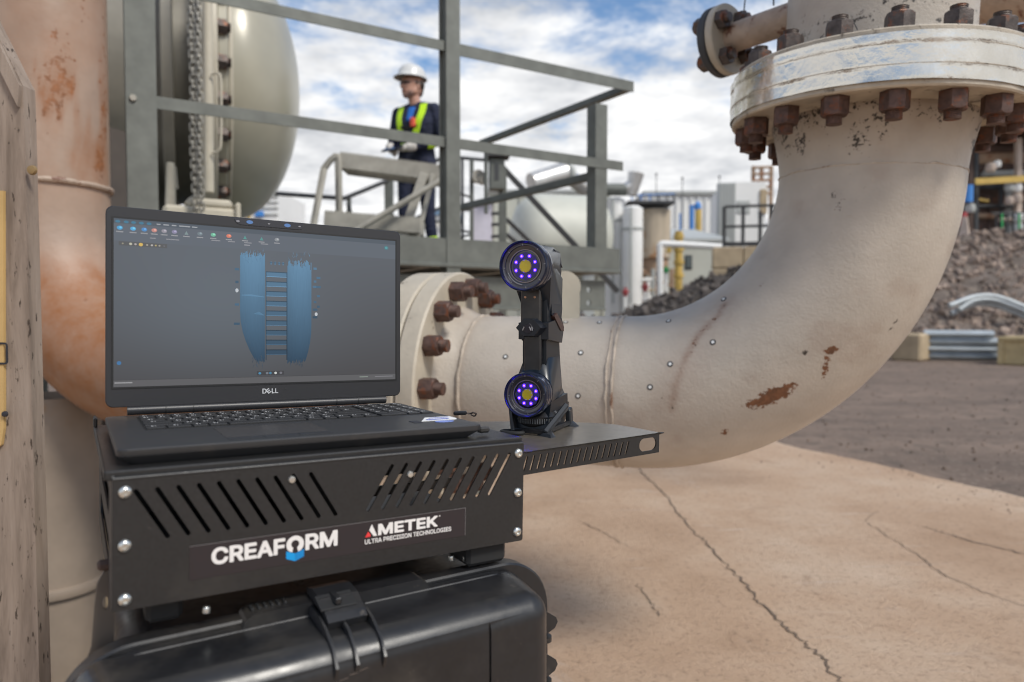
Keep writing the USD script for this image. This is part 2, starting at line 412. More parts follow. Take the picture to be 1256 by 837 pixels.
# ================================================================== GROUND
Z0 = EYE
slab_mat = usdkit.material(stage, L + "tan_slab", {
    "g": ("geometry", {}),
    "n1": ("noise_texture", {"scale": 1.1, "detail": 8.0, "roughness": 0.62}),
    "n2": ("noise_texture", {"scale": 0.35, "detail": 4.0}),
    "r1": ("rgb_ramp", {"ramp": [(0.30, (0.405, 0.265, 0.168)), (0.5, (0.505, 0.350, 0.236)), (0.70, (0.59, 0.45, 0.33))]}),
    "n3": ("noise_texture", {"scale": 36.0, "detail": 9.0, "roughness": 0.82}),
    "m3": ("map_range", {"range_type": "smoothstep", "from_min": 0.50, "from_max": 0.64, "to_max": 0.62, "clamp": True}),
    "x": ("mix_color", {"b": (0.235, 0.155, 0.102)}),
    "n4": ("noise_texture", {"scale": 2.2, "detail": 9.0, "roughness": 0.72, "distortion": 1.2}),
    "m4": ("map_range", {"range_type": "smoothstep", "from_min": 0.54, "from_max": 0.72, "to_max": 0.42, "clamp": True}),
    "x4": ("mix_color", {"b": (0.235, 0.14, 0.082)}),
    "n5": ("noise_texture", {"scale": 1.6, "detail": 9.0, "roughness": 0.7, "distortion": 0.8}),
    "m5": ("map_range", {"range_type": "smoothstep", "from_min": 0.60, "from_max": 0.72, "to_max": 0.4, "clamp": True}),
    "x5": ("mix_color", {"b": (0.56, 0.47, 0.40)}), "a5": ("vector_math", {"math_type": "add", "vector2": (7.3, 2.2, 0)}),
    "m6": ("mapping", {"rotation": (0, 0, 0.62), "scale": (1.2, 9.0, 1.0)}), "n6": ("noise_texture", {"scale": 1.4, "detail": 8.0, "roughness": 0.7, "distortion": 0.5}),
    "r6": ("map_range", {"range_type": "smoothstep", "from_min": 0.58, "from_max": 0.70, "to_max": 0.38, "clamp": True}), "x6": ("mix_color", {"b": (0.58, 0.48, 0.40)}),
    "bn": ("noise_texture", {"scale": 60.0, "detail": 8.0, "roughness": 0.75}), "b": ("bump", {"strength": 0.8, "distance": 0.014}),
    "p": ("principled_bsdf", {"roughness": 0.78, "specular_ior_level": 0.3}),
}, [("g.position", "n1.vector"), ("g.position", "n2.vector"), ("g.position", "n3.vector"), ("g.position", "n4.vector"), ("g.position", "bn.vector"), ("g.position", "a5.vector1"), ("a5.vector", "n5.vector"),
    ("n1.fac", "r1.fac"), ("n3.fac", "m3.value"), ("n4.fac", "m4.value"), ("n5.fac", "m5.value"), ("r1.color", "x4.a"), ("m4.result", "x4.fac"), ("x4.result", "x5.a"), ("m5.result", "x5.fac"),
    ("g.position", "m6.vector"), ("m6.vector", "n6.vector"), ("n6.fac", "r6.value"), ("x5.result", "x6.a"), ("r6.result", "x6.fac"), ("x6.result", "x.a"), ("m3.result", "x.fac"),
    ("x.result", "p.base_color"), ("bn.fac", "b.height"), ("b.normal", "p.normal")], surface="p.BSDF")
gravel_mat = pm("dark_gravel", (0.172, 0.122, 0.090), 0.9, var=(1.0, .38), streak=(.45, 1.5, 1.0), bump=(30, .9), spots=[((0.105, 0.078, 0.058), 5, .48, .2), ((0.27, 0.21, 0.16), 24, .57, .1)])
bank_mat = pm("rubble_soil", (0.135, 0.108, 0.090), 0.95, var=(1.8, .35), bump=(12, 1.0), spots=[((0.26, 0.21, 0.165), 5, .56, .1)])
mound_mat = pm("dark_spoil", (0.060, 0.050, 0.044), 0.95, var=(2.2, .4), bump=(10, 1.0))
stone_mat = pm("rubble_stone", (0.25, 0.19, 0.152), 0.9, var=(3, .3), bump=(25, .6), rnd=.45)
dstone_mat = pm("dark_rubble_stone", (0.080, 0.068, 0.060), 0.9, var=(3, .35), bump=(25, .6), rnd=.5)
crack_mat = pm("crack_dirt", (0.135, 0.098, 0.070), 0.95, var=(40, .4))

pit = sg.box(-3.4, 1.72, -.92, 3.9)
struct("gravel_ground", extr(sg.box(-1500, -1500, 1500, 1500).difference(pit), 0.02, frame([0, 0, -0.045], [1, 0, 0], [0, 1, 0], [0, 0, 1])), gravel_mat, smooth=False)
A, B = onz(945, 540), onz(1256, 612)
ld = unit(B - A)
edge = []
for k, t in enumerate(np.linspace(-14, 7, 260)):
    p = A + ld * t; nrm = V(-ld[1], ld[0], 0)
    w = (meshkit.fbm(V(t * .9, 1.3, 0), 4, 3) - .5) * .16 + (meshkit.fbm(V(t * 9, 4.3, 0), 3, 5) - .5) * .09
    edge.append((p + nrm * w)[:2])
poly = sg.Polygon(edge + [(edge[-1][0] + 2, -9), (edge[0][0] - 2, -9)]).buffer(0).difference(pit)
struct("concrete_slab", extr(poly, 0.024, frame([0, 0, -0.024], [1, 0, 0], [0, 1, 0], [0, 0, 1])), slab_mat, smooth=False)

pitm = extr(pit.buffer(.12, join_style=2).difference(pit), 1.0, frame([0, 0, -1.026], [1, 0, 0], [0, 1, 0], [0, 0, 1]))
struct("pit_wall", pitm, M["concretewall"], smooth=False)
struct("pit_floor", extr(pit, .05, frame([0, 0, -1.05], [1, 0, 0], [0, 1, 0], [0, 0, 1])), gravel_mat, smooth=False)
def crack(pts, w0, w1, seed):
    P = [onz(*p) for p in pts]; P = smoothpath(P, 14); n = len(P); r_ = np.random.default_rng(seed)
    d = np.gradient(P, axis=0); d /= np.linalg.norm(d, axis=1)[:, None]; s = np.stack([-d[:, 1], d[:, 0], 0 * d[:, 0]], 1)
    w = np.linspace(w0, w1, n) * .60 * (0.25 + 1.5 * meshkit.fbm(np.stack([np.arange(n) * .55, np.full(n, seed * 3.3), np.zeros(n)], 1), 3, seed)) / 2
    off = (meshkit.fbm(np.stack([np.arange(n) * .5, np.full(n, seed * 7.1), np.zeros(n)], 1), 4, seed + 9) - .5) * .05 * (w1 / .012) ** .5
    C = P + s * off[:, None]; w[0] = w[-1] = 0.0005
    vs = np.vstack([C + s * w[:, None], C - s * w[:, None]]); vs[:, 2] = 0.004
    fs = []
    for i in range(n - 1):
        fs += [(i, n + i, n + i + 1), (i, n + i + 1, i + 1)]
    return trimesh.Trimesh(vs, np.array(fs), process=False)
struct("slab_crack", crack([(775, 566), (787, 580), (812, 604), (843, 643), (870, 670), (900, 702), (924, 729), (954, 761), (978, 783), (1003, 803), (1027, 835), (1060, 880)], .010, .015, 1), crack_mat, smooth=False)
struct("slab_crack", cat([crack([(714, 641), (740, 654), (770, 672)], .010, .004, 2), crack([(780, 717), (797, 738), (812, 757)], .008, .006, 3)]), crack_mat, smooth=False)
struct("slab_crack", cat([crack([(1062, 641), (1095, 662), (1130, 685), (1170, 712), (1256, 745), (1300, 760)], .006, .008, 4), crack([(1130, 646), (1160, 655), (1190, 664), (1256, 681)], .010, .014, 5),
                          crack([(1062, 641), (1068, 633), (1078, 628)], .005, .004, 6)]), crack_mat, smooth=False)

# rocks: a few shapes, scattered by a point instancer
def rock(seed, flat=.7):
    r_ = np.random.default_rng(seed)
    p = r_.normal(size=(14, 3)); p /= np.linalg.norm(p, axis=1)[:, None]; p *= r_.uniform(.7, 1.0, (14, 1)); p[:, 2] *= flat
    return trimesh.convex.convex_hull(p)

def scatter(name, pts, sizes, mat, nrock=6, seed=0, label=None, category=None, kind="stuff", flat=.7):
    path = "/World/" + unique("/World", name)
    pi = UsdGeom.PointInstancer.Define(stage, path)
    r_ = np.random.default_rng(seed)
    for k in range(nrock):
        usdkit.mesh(stage, f"{path}/stone_{k+1:03d}", rock(seed * 31 + k, flat), mat, smooth=False)
        pi.GetPrototypesRel().AddTarget(f"{path}/stone_{k+1:03d}")
    n = len(pts)
    pi.CreateProtoIndicesAttr(Vt.IntArray.FromNumpy(r_.integers(0, nrock, n).astype(np.int32)))
    pi.CreatePositionsAttr(Vt.Vec3fArray.FromNumpy(np.asarray(pts, np.float32)))
    s = np.asarray(sizes)[:, None] * r_.uniform(.75, 1.25, (n, 3))
    pi.CreateScalesAttr(Vt.Vec3fArray.FromNumpy(s.astype(np.float32)))
    q = r_.normal(size=(n, 4)); q /= np.linalg.norm(q, axis=1)[:, None]
    pi.CreateOrientationsAttr(Vt.QuathArray([Gf.Quath(*map(float, x)) for x in q]))
    setd(pi.GetPrim(), label, category, None, kind)

pts, sz = [], []
while len(pts) < 3500:
    x, y = rng.uniform(.4, 12), rng.uniform(2.6, 17) ** 1.0
    if not poly.contains(sg.Point(x, y)):
        if rng.random() < min(1, (6 / y) ** 1.2):
            s = .006 + .016 * rng.random() ** 3; pts.append((x, y, -0.025 + s * .3)); sz.append(s)
scatter("loose_gravel", pts, sz, gravel_mat, seed=2, label="loose dark gravel chips scattered over the unpaved yard", category="gravel")
pts, sz = [], []
while len(pts) < 260:
    t, o = rng.uniform(-1, 5), abs(rng.normal()) * .35
    p = A + ld * t - V(-ld[1], ld[0], 0) * o
    s = .003 + .006 * rng.random() ** 3; pts.append((p[0], p[1], s * .4)); sz.append(s)
scatter("slab_grit", pts, sz, gravel_mat, seed=3, label="fine dark grit strewn along the edge of the tan slab", category="grit")

# ---- right rubble bank: a slope from its foot at 18 m up to a crest, then level ground behind
def heightfield(xs, ys, zf):
    X, Y = np.meshgrid(xs, ys, indexing="ij"); Z = zf(X, Y)
    vs = np.stack([X, Y, Z], -1).reshape(-1, 3); ny = len(ys); fs = []
    i, j = np.meshgrid(np.arange(len(xs) - 1), np.arange(ny - 1), indexing="ij")
    a = (i * ny + j).ravel(); b = a + ny; fs = np.vstack([np.stack([a, b, b + 1], 1), np.stack([a, b + 1, a + 1], 1)])
    return trimesh.Trimesh(vs, fs, process=False)

def sstep(a, b, x):
    t = np.clip((x - a) / (b - a), 0, 1); return t * t * (3 - 2 * t)

def bank_z(X, Y):
    foot = 17.6 + 0.5 * (meshkit.fbm(np.stack([X * .5, X * 0, X * 0], -1), 2, 4) - .5)
    t = np.clip((Y - foot) / 6.2, 0, 1)
    z = 3.75 * t ** 1.05 + sstep(.0, .15, t) * (meshkit.fbm(np.stack([X * .9, Y * .9, X * 0], -1), 4, 8) - .5) * .9
    side = sstep(8.3, 9.6, X)
    z = np.where(t > 0, z, -0.4) * side - .3 * (1 - side)
    return z
bank = heightfield(np.linspace(8, 40, 150), np.linspace(16.5, 46, 120), bank_z)
struct("rubble_bank", bank, bank_mat, smooth=40)
pts, sz = [], []
for _ in range(6000):
    x, y = rng.uniform(9.4, 22), rng.uniform(17.4, 25.5)
    z = float(bank_z(np.array(x), np.array(y)))
    if z > 0.02:
        s = .04 + .17 * rng.random() ** 3.2; pts.append((x, y, z + s * .15)); sz.append(s)
scatter("bank_rubble", pts, sz, stone_mat, seed=5, label="broken tan and grey rubble stones lying over the bank", category="rubble")

# ---- dark spoil mound in the middle distance, left of the block wall
mC0, mC1 = at(760, 384, 17.5), at(905, 322, 19.0)
def mound_z(X, Y):
    # rises to the right like the heap in front of the block wall
    u = np.clip((X - mC0[0] + .6) / (mC1[0] - mC0[0] + .6), 0, 1.15)
    ridge = 0.95 + (mC1[2] - 0.95) * u
    d = np.abs(Y - 18.6) / 2.6
    return ridge * np.clip(1 - d, -.15, 1) ** 1.0 + (meshkit.fbm(np.stack([X * 1.6, Y * 1.6, X * 0], -1), 4, 18) - .5) * .5 - .05
def mound_z2(X, Y):
    z = mound_z(X, np.maximum(Y, 0)); return np.where(np.abs(Y - 18.6) > 2.6, -.3, z)
struct("spoil_mound", heightfield(np.linspace(.5, 7.6, 110), np.linspace(15.7, 21.5, 90), mound_z2), mound_mat, smooth=50)
pts, sz = [], []
for _ in range(2600):
    x, y = rng.uniform(.6, 7.4), rng.uniform(16.1, 19.4)
    z = float(mound_z2(np.array(x), np.array(y)))
    if z > 0:
        s = .03 + .13 * rng.random() ** 3; pts.append((x, y, z + s * .2)); sz.append(s)
scatter("mound_rubble", pts, sz, dstone_mat, seed=8, label="dark broken stones covering the spoil mound below the block wall", category="rubble")

# ---- block wall with a black railing on top
def facing(p0, p1):
    p0, p1 = np.asarray(p0, float), np.asarray(p1, float)
    u = unit(V(p1[0] - p0[0], p1[1] - p0[1], 0)); return u, V(-u[1], u[0], 0)
WY = 19.6
w0, w1 = at(874, 303, WY), at(960, 300, WY - .4)
u, nrm = facing(w0, w1); Lw = np.linalg.norm((w1 - w0)[:2]) + 1.5; top = w0[2]
wall = thing("block_wall", (w0[0], w0[1], 0), "tan concrete block wall behind the dark spoil mound, black railing on top", "wall")
rows, bw = 5, 0.82
bh = top / rows
for r_i in range(rows):
    x = -.0 if r_i % 2 == 0 else -bw / 2
    while x < Lw:
        a0, a1 = max(x, 0), min(x + bw, Lw)
        if a1 - a0 > .1:
            c = w0 * V(1, 1, 0) + u * (a0 + a1) / 2 + nrm * .3 + V(0, 0, (r_i + .5) * bh)
            obj("block", cbox(0, 0, 0, a1 - a0 - .025, .6, bh - .025, .02, frame(c, u, nrm, V(0, 0, 1))), M["concretewall"], wall, smooth=False)
        x += bw
rl = thing("wall_railing", w0 * V(1, 1, 0) + V(0, 0, top), "black steel guard railing standing on the tan block wall", "railing")
rp = [at(888, 300, WY - .02), at(911, 300, WY - .1), at(932, 300, WY - .2), at(946, 300, WY - .25)]
rh = (at(890, 254, WY)[2] - top)
for k, p in enumerate(rp):
    h = rh * (1, 1.0, .86, 1.0)[k]
    obj("post", bar(p * V(1, 1, 0) + V(0, 0, top), p * V(1, 1, 0) + V(0, 0, top + h), .09, .09, u), M["blackrail"], rl)
for zz in (0.06, .5, 1.0):
    obj("rail", bar(rp[0] * V(1, 1, 0) + V(0, 0, top + rh * zz), rp[-1] * V(1, 1, 0) + u * 1.5 + V(0, 0, top + rh * zz), .07, .07 if zz > .1 else .12), M["blackrail"], rl)

# ---- culvert sheets and blocks on the right, at the foot of the bank
def corr_sheet(L_, H_, waves, amp, th=.01):
    n = waves * 10; z = np.linspace(0, H_, n + 1); y = amp * np.cos(z / H_ * waves * 2 * math.pi)
    pts_ = [(y[i], z[i]) for i in range(n + 1)]
    poly_ = sg.LineString(pts_).buffer(th, cap_style=2)
    return extr(poly_, L_, frame([0, 0, 0], [0, 1, 0], [0, 0, 1], [1, 0, 0]))
c0, c1 = onz(1131, 441), onz(1222, 443)
u, nrm = facing(c0, c1); Lc = np.linalg.norm(c1 - c0)
cz = at(1131, 405, c0[1])[2]
cs = thing("corrugated_revetment", c0, "blue-grey corrugated sheet holding back the foot of the bank, left of the ochre block", "corrugated sheet")
for k in range(4):
    obj("sheet", put(corr_sheet(Lc + (.15, 0, .1, -.08)[k], cz / 4 * .98, 1, .075), frame(c0 + V(0, -.05 * (k % 2), k * cz / 4), u, nrm, V(0, 0, 1))), M["corrug"], cs, smooth=50)
cv = thing("curved_culvert_sheet", at(1190, 372, 19.4), "bent corrugated sheet half buried on the bank above the ochre block", "corrugated sheet")
for k, (dy, dz) in enumerate(((0, 0), (.12, -.11), (.0, .1))):
    path = smoothpath([at(1176 - 6 * k, 380, 19.2) + V(0, dy, dz), at(1195, 369, 19.25) + V(0, dy, dz), at(1222, 369, 19.2) + V(0, dy, dz), at(1262, 384, 18.9) + V(0, dy, dz), at(1300, 402, 18.6) + V(0, dy, dz)], 8)
    obj("ridge", tube(path, .075, 10), M["corrug"], cv, smooth=60)
b0, b1 = onz(1222, 446), onz(1290, 449)
u, nrm = facing(b0, b1)
yb = thing("ochre_block", b0, "ochre concrete block with a recessed panel at the right edge of the yard", "concrete block")
bz = at(1222, 413, b0[1])[2]
obj("block", cbox(.75, .5, bz / 2 - .02, 1.5, 1.0, bz + .04, .05, frame(b0, u, nrm, V(0, 0, 1))), M["yellowblock"], yb)
obj("rim", cat([cbox(.75, -.02, bz - .05, 1.46, .05, .1, .02, frame(b0, u, nrm, V(0, 0, 1))), cbox(.08, -.02, bz / 2 - .06, .12, .05, bz - .08, .02, frame(b0, u, nrm, V(0, 0, 1)))]), M["yellowblock"], yb)
tb = thing("tan_block", onz(1100, 440), "small tan concrete block at the bank foot behind the elbow pipe", "concrete block")
q = onz(1092, 441)
obj("block", cbox(.32, .4, .3, .66, .7, .66, .05, frame(q, u, nrm, V(0, 0, 1))), M["concretewall"], tb)

# ================================================================== PIPEWORK
E3 = V(0, 0, EYE)
XV, YV, ANG, YH, RB, RP = .9707, 1.9255, .3293, -.2302 + EYE, .6356, .2285
dH = V(-math.cos(ANG), math.sin(ANG), 0); UP = V(0, 0, 1)
nV = unit(V(.0231, -.0382, 1.0))
foot = V(XV, YV, YH); elbow_top = foot + UP * RB
def on_axis(t):       # along the horizontal run, t metres from the corner point
    return foot + dH * t
def on_riser(h):      # along the riser, h metres above the eye
    return elbow_top + nV * (h - (YH - EYE + RB))
PAINT = (0.425, 0.374, 0.312)
pipe_mat = worn("pipe_cream_paint", PAINT, (0.155, 0.062, 0.026), (0.040, 0.031, 0.024), (0.225, 0.135, 0.090), rough=.48, bump=(120, .5), var=(7, .12), rn=85)
rustpipe_mat = worn("rusty_pipe_paint", (0.345, 0.250, 0.187), (0.24, 0.09, 0.028), (0.10, 0.07, 0.05), (0.26, 0.098, 0.028), rough=.5, bump=(40, .16), var=(5.0, .16), rn=26)

def sweep_rings(C, T, rad, side, n=112):
    """Rings around the path C with tangents T; `side` stays in the ring plane."""
    vs = []
    for c, t, r in zip(C, T, rad):
        s = unit(side - t * (side @ t)); o = np.cross(t, s); a = np.arange(n) / n * 2 * math.pi
        vs.append(c + r * (np.cos(a)[:, None] * s + np.sin(a)[:, None] * o))
    k = len(C); vs = np.vstack(vs)
    i, j = np.meshgrid(np.arange(k - 1), np.arange(n), indexing="ij"); i, j = i.ravel(), j.ravel(); j2 = (j + 1) % n
    a, b, c, d = i * n + j, i * n + j2, (i + 1) * n + j, (i + 1) * n + j2
    return trimesh.Trimesh(vs, np.vstack([np.stack([a, b, d], 1), np.stack([a, d, c], 1)]), process=False)

def fix(m):
    m.fix_normals(); return m

def blob(P, c, axis, la, lb, soft=1.0):
    """1 inside an ellipsoid at c (long half axis la along axis, lb across), fading out."""
    d = P - np.asarray(c); a = unit(axis); l = d @ a; r = np.linalg.norm(d - l[:, None] * a, axis=1)
    return np.clip(1.35 - np.sqrt((l / la) ** 2 + (r / lb) ** 2), 0, 1) ** soft

def poly_blob(P, pts, w):
    best = np.full(len(P), 9.0); pts = np.asarray(pts)
    for a, b in zip(pts[:-1], pts[1:]):
        ab = b - a; t = np.clip(((P - a) @ ab) / (ab @ ab), 0, 1)
        best = np.minimum(best, np.linalg.norm(a + t[:, None] * ab - P, axis=1))
    return np.clip(1.2 - best / w, 0, 1)

sideH = np.cross(dH, UP)
pipe = thing("elbow_pipe", (XV, YV, 0), "big cream elbow pipe with dotted white targets and rust scars, right of the scanner", "pipe")
# pieces of the run: riser neck, elbow, straight run to the left flange
C, T = [], []
for h in np.linspace(.5215, .415, 18):
    C.append(on_riser(h)); T.append(-nV)
bend = foot + dH * RB + UP * RB
for q in np.linspace(0.02, 1.0, 110):
    t = q * math.pi / 2
    C.append(bend + RB * (-dH * math.cos(t) - UP * math.sin(t))); T.append(unit(dH * math.sin(t) - UP * math.cos(t)))
for t in np.linspace(RB + .012, 1.19, 46):
    C.append(on_axis(t)); T.append(dH)
C, T = np.array(C), np.array(T)
hub = np.clip(((C @ UP - EYE) - .39) / .118, 0, 1)
rad = RP + .024 * hub ** 1.3
tt = (C - foot) @ dH
rad = rad + .030 * np.clip((tt - 1.125) / .065, 0, 1) ** 1.2
m = sweep_rings(C, T, rad, sideH, 150)
P = np.asarray(m.vertices)
nz = meshkit.fbm(P * 9, 4, 3); nz2 = meshkit.fbm(P * 40, 3, 7)
m.vertices = P + (P - np.repeat(C, 150, 0)) / RP * ((nz2 - .5) * .0012)[:, None]
e = lambda *a: V(*a) + E3
rust = np.zeros(len(P)); dirt = .02 + .13 * np.clip((nz - .35) * 2, 0, 1); stain = np.zeros(len(P))
def mx(a, b): np.maximum(a, b, out=a)
mx(rust, blob(P, e(.667, 1.8075, -.209), V(.115, -.0345, .063), .070, .026) * (.45 + .55 * (nz2 > .42)))
mx(rust, blob(P, e(.694, 1.80, -.192), V(.115, -.0345, .063), .045, .014))
mx(rust, blob(P, e(.632, 1.8165, -.226), V(.115, -.0345, .03), .035, .010))
mx(rust, blob(P, e(.793, 1.772, -.126), V(0, .03, -.085), .048, .0085))
mx(rust, blob(P, e(.798, 1.759, -.086), V(1, 0, 0.1), .022, .009))
mx(rust, blob(P, e(.570, 1.866, -.312), V(.2, 0, 1), .022, .010))
mx(rust, blob(P, e(.657, 1.8485, .080), V(1, 0, .1), .022, .004))
for c in ((.963, 1.7596, -.0113), (.949, 1.763, -.0318), (.7395, 1.7685, -.0935), (.955, 1.763, -.033)):
    mx(dirt, blob(P, e(*c), V(.3, 0, 1), .010, .005))
scar = [e(.575, 1.905, .03), e(.5581, 1.8954, .0054), e(.5047, 1.891, -.0494), e(.4623, 1.8766, -.1145), e(.4348, 1.8683, -.1902), e(.425, 1.87, -.25)]
mx(stain, poly_blob(P, scar, .016) * (.5 + .7 * nz2)); mx(stain, poly_blob(P, scar, .075) * .42 * nz * 1.6)
mx(dirt, poly_blob(P, scar, .010) * .30)
mx(rust, poly_blob(P, scar[1:4], .007) * .40)
for c, r_ in (((.8057, 1.7615, .3031), .016), ((.8124, 1.7531, .2776), .012), ((.79, 1.77, .315), .008), ((.81, 1.755, .268), .010)):
    mx(dirt, blob(P, e(*c), V(.4, 0, 1), r_, r_ * .8) * .75)
# weep marks below the nuts of the upper flange and near the neck
hh = P[:, 2] - EYE
for c, la in (((.757, 1.8461, .462), .055), ((.8567, 1.7265, .441), .06), ((.8877, 1.7108, .470), .05), ((1.02, 1.69, .475), .03), ((1.1466, 1.7762, .4536), .05), ((1.165, 1.79, .42), .03), ((.72, 1.90, .45), .05)):
    mx(dirt, blob(P, e(*c), V(.2, 0, 1), la, la * .62) * (.42 + .46 * (nz2 > .48)))
mx(dirt, np.clip((hh - .405) / .11, 0, 1) * .36)
mx(stain, np.clip((hh - .40) / .1, 0, 1) * .34 * nz)
mx(dirt, np.clip((hh - .448) / .06, 0, 1) * (.30 + .32 * (nz2 > .47)))
mx(rust, np.clip((hh - .485) / .04, 0, 1) * .30 * (nz > .47))
mx(stain, np.clip((nz - .56) * 2.2, 0, .26))
mx(stain, np.clip(1 - np.abs(tt.repeat(150) - .668) / .03, 0, 1) * .35)
mx(rust, np.clip(1 - np.abs(tt.repeat(150) - .655) / .010, 0, 1) * .30 * (nz > .5))
mx(rust, np.clip((tt.repeat(150) - 1.155) / .04, 0, 1) * .22)
mx(stain, np.clip(1 - np.abs(tt.repeat(150) - 1.115) / .02, 0, 1) * .3)
wearA = np.stack([rust, dirt, stain], 1)
obj("pipe_wall", fix(m), pipe_mat, pipe, attr=wearA)
def bead(c, ax, R, r, seed, n=150):
    u, v, w = basis(ax); a = np.arange(n) / n * 2 * math.pi
    wob = (meshkit.fbm(np.stack([np.cos(a) * 9, np.sin(a) * 9, np.full(n, seed)], 1), 3, seed) - .5)
    return fix(tube(c + (R + wob * .002)[:, None] * (np.cos(a)[:, None] * u + np.sin(a)[:, None] * v) + w * (wob * .006)[:, None], r * (1 + wob * .6), 8, closed=True))
weld_mat = pm("weld_bead_paint", (0.40, 0.34, 0.275), .55, 0, var=(30, .3), bump=(120, .5), spots=[((.16, .08, .045), 14, .58, .08)])
obj("weld_bead", bead(on_axis(.660), dH, RP + .0005, .0042, 1), weld_mat, pipe)
obj("weld_bead", bead(on_axis(.676), dH, RP + .0005, .0034, 2), weld_mat, pipe)
obj("weld_bead", bead(on_riser(.376), nV, RP + .0003, .0022, 3), weld_mat, pipe)
obj("weld_bead", bead(on_axis(1.118), dH, RP + .001, .0055, 4), weld_mat, pipe)

# upper flange pair
flange_mat = pm("flange_cream_dirty", (0.42, 0.365, 0.285), .5, 0, var=(12, .2), bump=(50, .35), spots=[((.10, .075, .05), 18, .56, .09), ((.22, .12, .06), 9, .62, .08)])
FR = .3656
def disc_ring(c, ax, r_in, r_out, h, ch=.004, n=128, T=None):
    return lathe([(r_in, 0), (r_out - ch, 0), (r_out, ch), (r_out, h - ch), (r_out - ch, h), (r_in, h), (r_in, 0)], frame(c, *basis(ax)), n)
obj("lower_flange", fix(disc_ring(on_riser(.519), nV, RP - .01, FR - .003, .064)), flange_mat, pipe, smooth=35)
# foil wound round the joint, slightly loose and dented
hs = np.linspace(.5325, .6360, 22); nA = 260; a = np.arange(nA) / nA * 2 * math.pi
u, v, w = basis(nV); vs = []
for i, h in enumerate(hs):
    q = np.stack([np.cos(a) * 4, np.sin(a) * 4, np.full(nA, h * 22)], 1)
    seam = .0016 * ((h > .566) * 1.0) + .0014 * (h > .612)
    und_ = (meshkit.fbm(np.stack([np.cos(a) * 7, np.sin(a) * 7, np.full(nA, 3.3 + (h > .566) * 5)], 1), 3, 15) - .5) * .075 * (h - .584) * 3.2
    r_ = FR + .0012 + seam + und_ + (meshkit.fbm(q * V(1, 1, .35), 4, 5) - .5) * .0042 * (1 if 0 < i < 21 else .4)
    vs.append(on_riser(h) + r_[:, None] * (np.cos(a)[:, None] * u + np.sin(a)[:, None] * v))
ring_faces = sweep_rings(np.zeros((22, 3)), np.tile(w, (22, 1)), np.ones(22), u, nA).faces
obj("foil_wrap", fix(trimesh.Trimesh(np.vstack(vs), ring_faces, process=False)), M["foil"], pipe, smooth=True)
for hq in (.5665, .6125):
    obj("foil_seam", fix(lathe([(FR + .0012, -.0007), (FR + .0037, -.0006), (FR + .0037, .0006), (FR + .0012, .0007)], frame(on_riser(hq), u, v, w), 160)), flange_mat, pipe, smooth=False)
for an_, hq, wd in ((-72, .6435, .010), (-68, .6440, .006), (-98, .6430, .007), (-64, .5262, .005)):
    obj("yellow_mark", fix(lathe([(FR - .0052, -.007), (FR - .0022, -.007), (FR - .0022, .007), (FR - .0052, .007)], frame(on_riser(hq), u, v, w), 4, math.radians(an_ + 150), math.radians(an_ + 150) + wd / FR)), pm("yellow_paint_mark", (.62, .45, .02), .6), pipe, smooth=False)
off0 = 11.25
for k in range(16):
    an = math.radians(k * 22.5 + 4)
    dirk = np.cos(an) * u + np.sin(an) * v
    c = on_riser(.5185) + dirk * .320
    obj("nut", hexnut(c, -nV, .056, .043, rng.uniform(0, 1), .0185, .020), M["nut"], pipe)

# left flange, with its mate on the far side
obj("left_flange", fix(disc_ring(on_axis(1.19), dH, RP - .01, .372, .062, .006)), M["cream"], pipe, smooth=35)
uu, vv, ww = basis(dH)
for k in range(16):
    a0 = math.radians(k * 22.5 + 4)
    dirk = math.cos(a0) * uu + math.sin(a0) * vv
    obj("nut", hexnut(on_axis(1.1905) + dirk * .322, -dH, .056, .046, rng.uniform(0, 1), .0190, .024), M["nut"], pipe)
# lug plate standing on the run
lugc = e(.163, 2.16, -.012)
lug_prof = sg.box(-.05, -.05, .045, .115).union(sg.Point(0.0, .1).buffer(.048)).intersection(sg.box(-.05, -.05, .048, .16)).buffer(.012).buffer(-.012).difference(sg.Point(-.022, .085).buffer(.013))
obj("lifting_lug", extr(lug_prof, .018, frame(lugc, unit(V(.98, -.15, 0)), UP, unit(np.cross(V(.98, -.15, 0), UP)))), M["cream_clean"], pipe, smooth=40)
# targets stuck on the pipe for the scanner
tg = [(-.0191, 2.0522, -.12), (.1949, 1.9885, -.1051), (.1841, 1.9529, -.2234), (.3725, 1.8909, -.1925), (.4255, 1.8873, -.1301), (.1609, 2.1084, -.0197), (.258, 2.0731, -.0205), (.4427, 1.9882, -.0151), (.5784, 1.9226, .0451), (.5319, 1.8594, -.0702)]
def pipe_normal(Pw):
    t_ = (Pw - foot) @ dH; q = Pw - bend; a_, b_ = q @ dH, q @ UP
    if a_ > 0:
        c = on_axis(t_)
    elif b_ > 0:
        c = on_riser(Pw[2] - EYE)
    else:
        c = bend + RB * unit(dH * a_ + UP * b_)
    return unit(Pw - c)
for k in tg:
    pw = e(*k); n_ = pipe_normal(pw); bs = basis(n_)
    d0 = obj("target_sticker", lathe([(0, .0010), (.0080, .0010), (.0080, -.004)], frame(pw, *bs), 20), M["dot_black"], pipe, smooth=False)
    obj("target_dot", lathe([(0, .0017), (.0043, .0017), (.0043, .0009)], frame(pw, *bs), 16), M["dot_white"], d0, smooth=False)

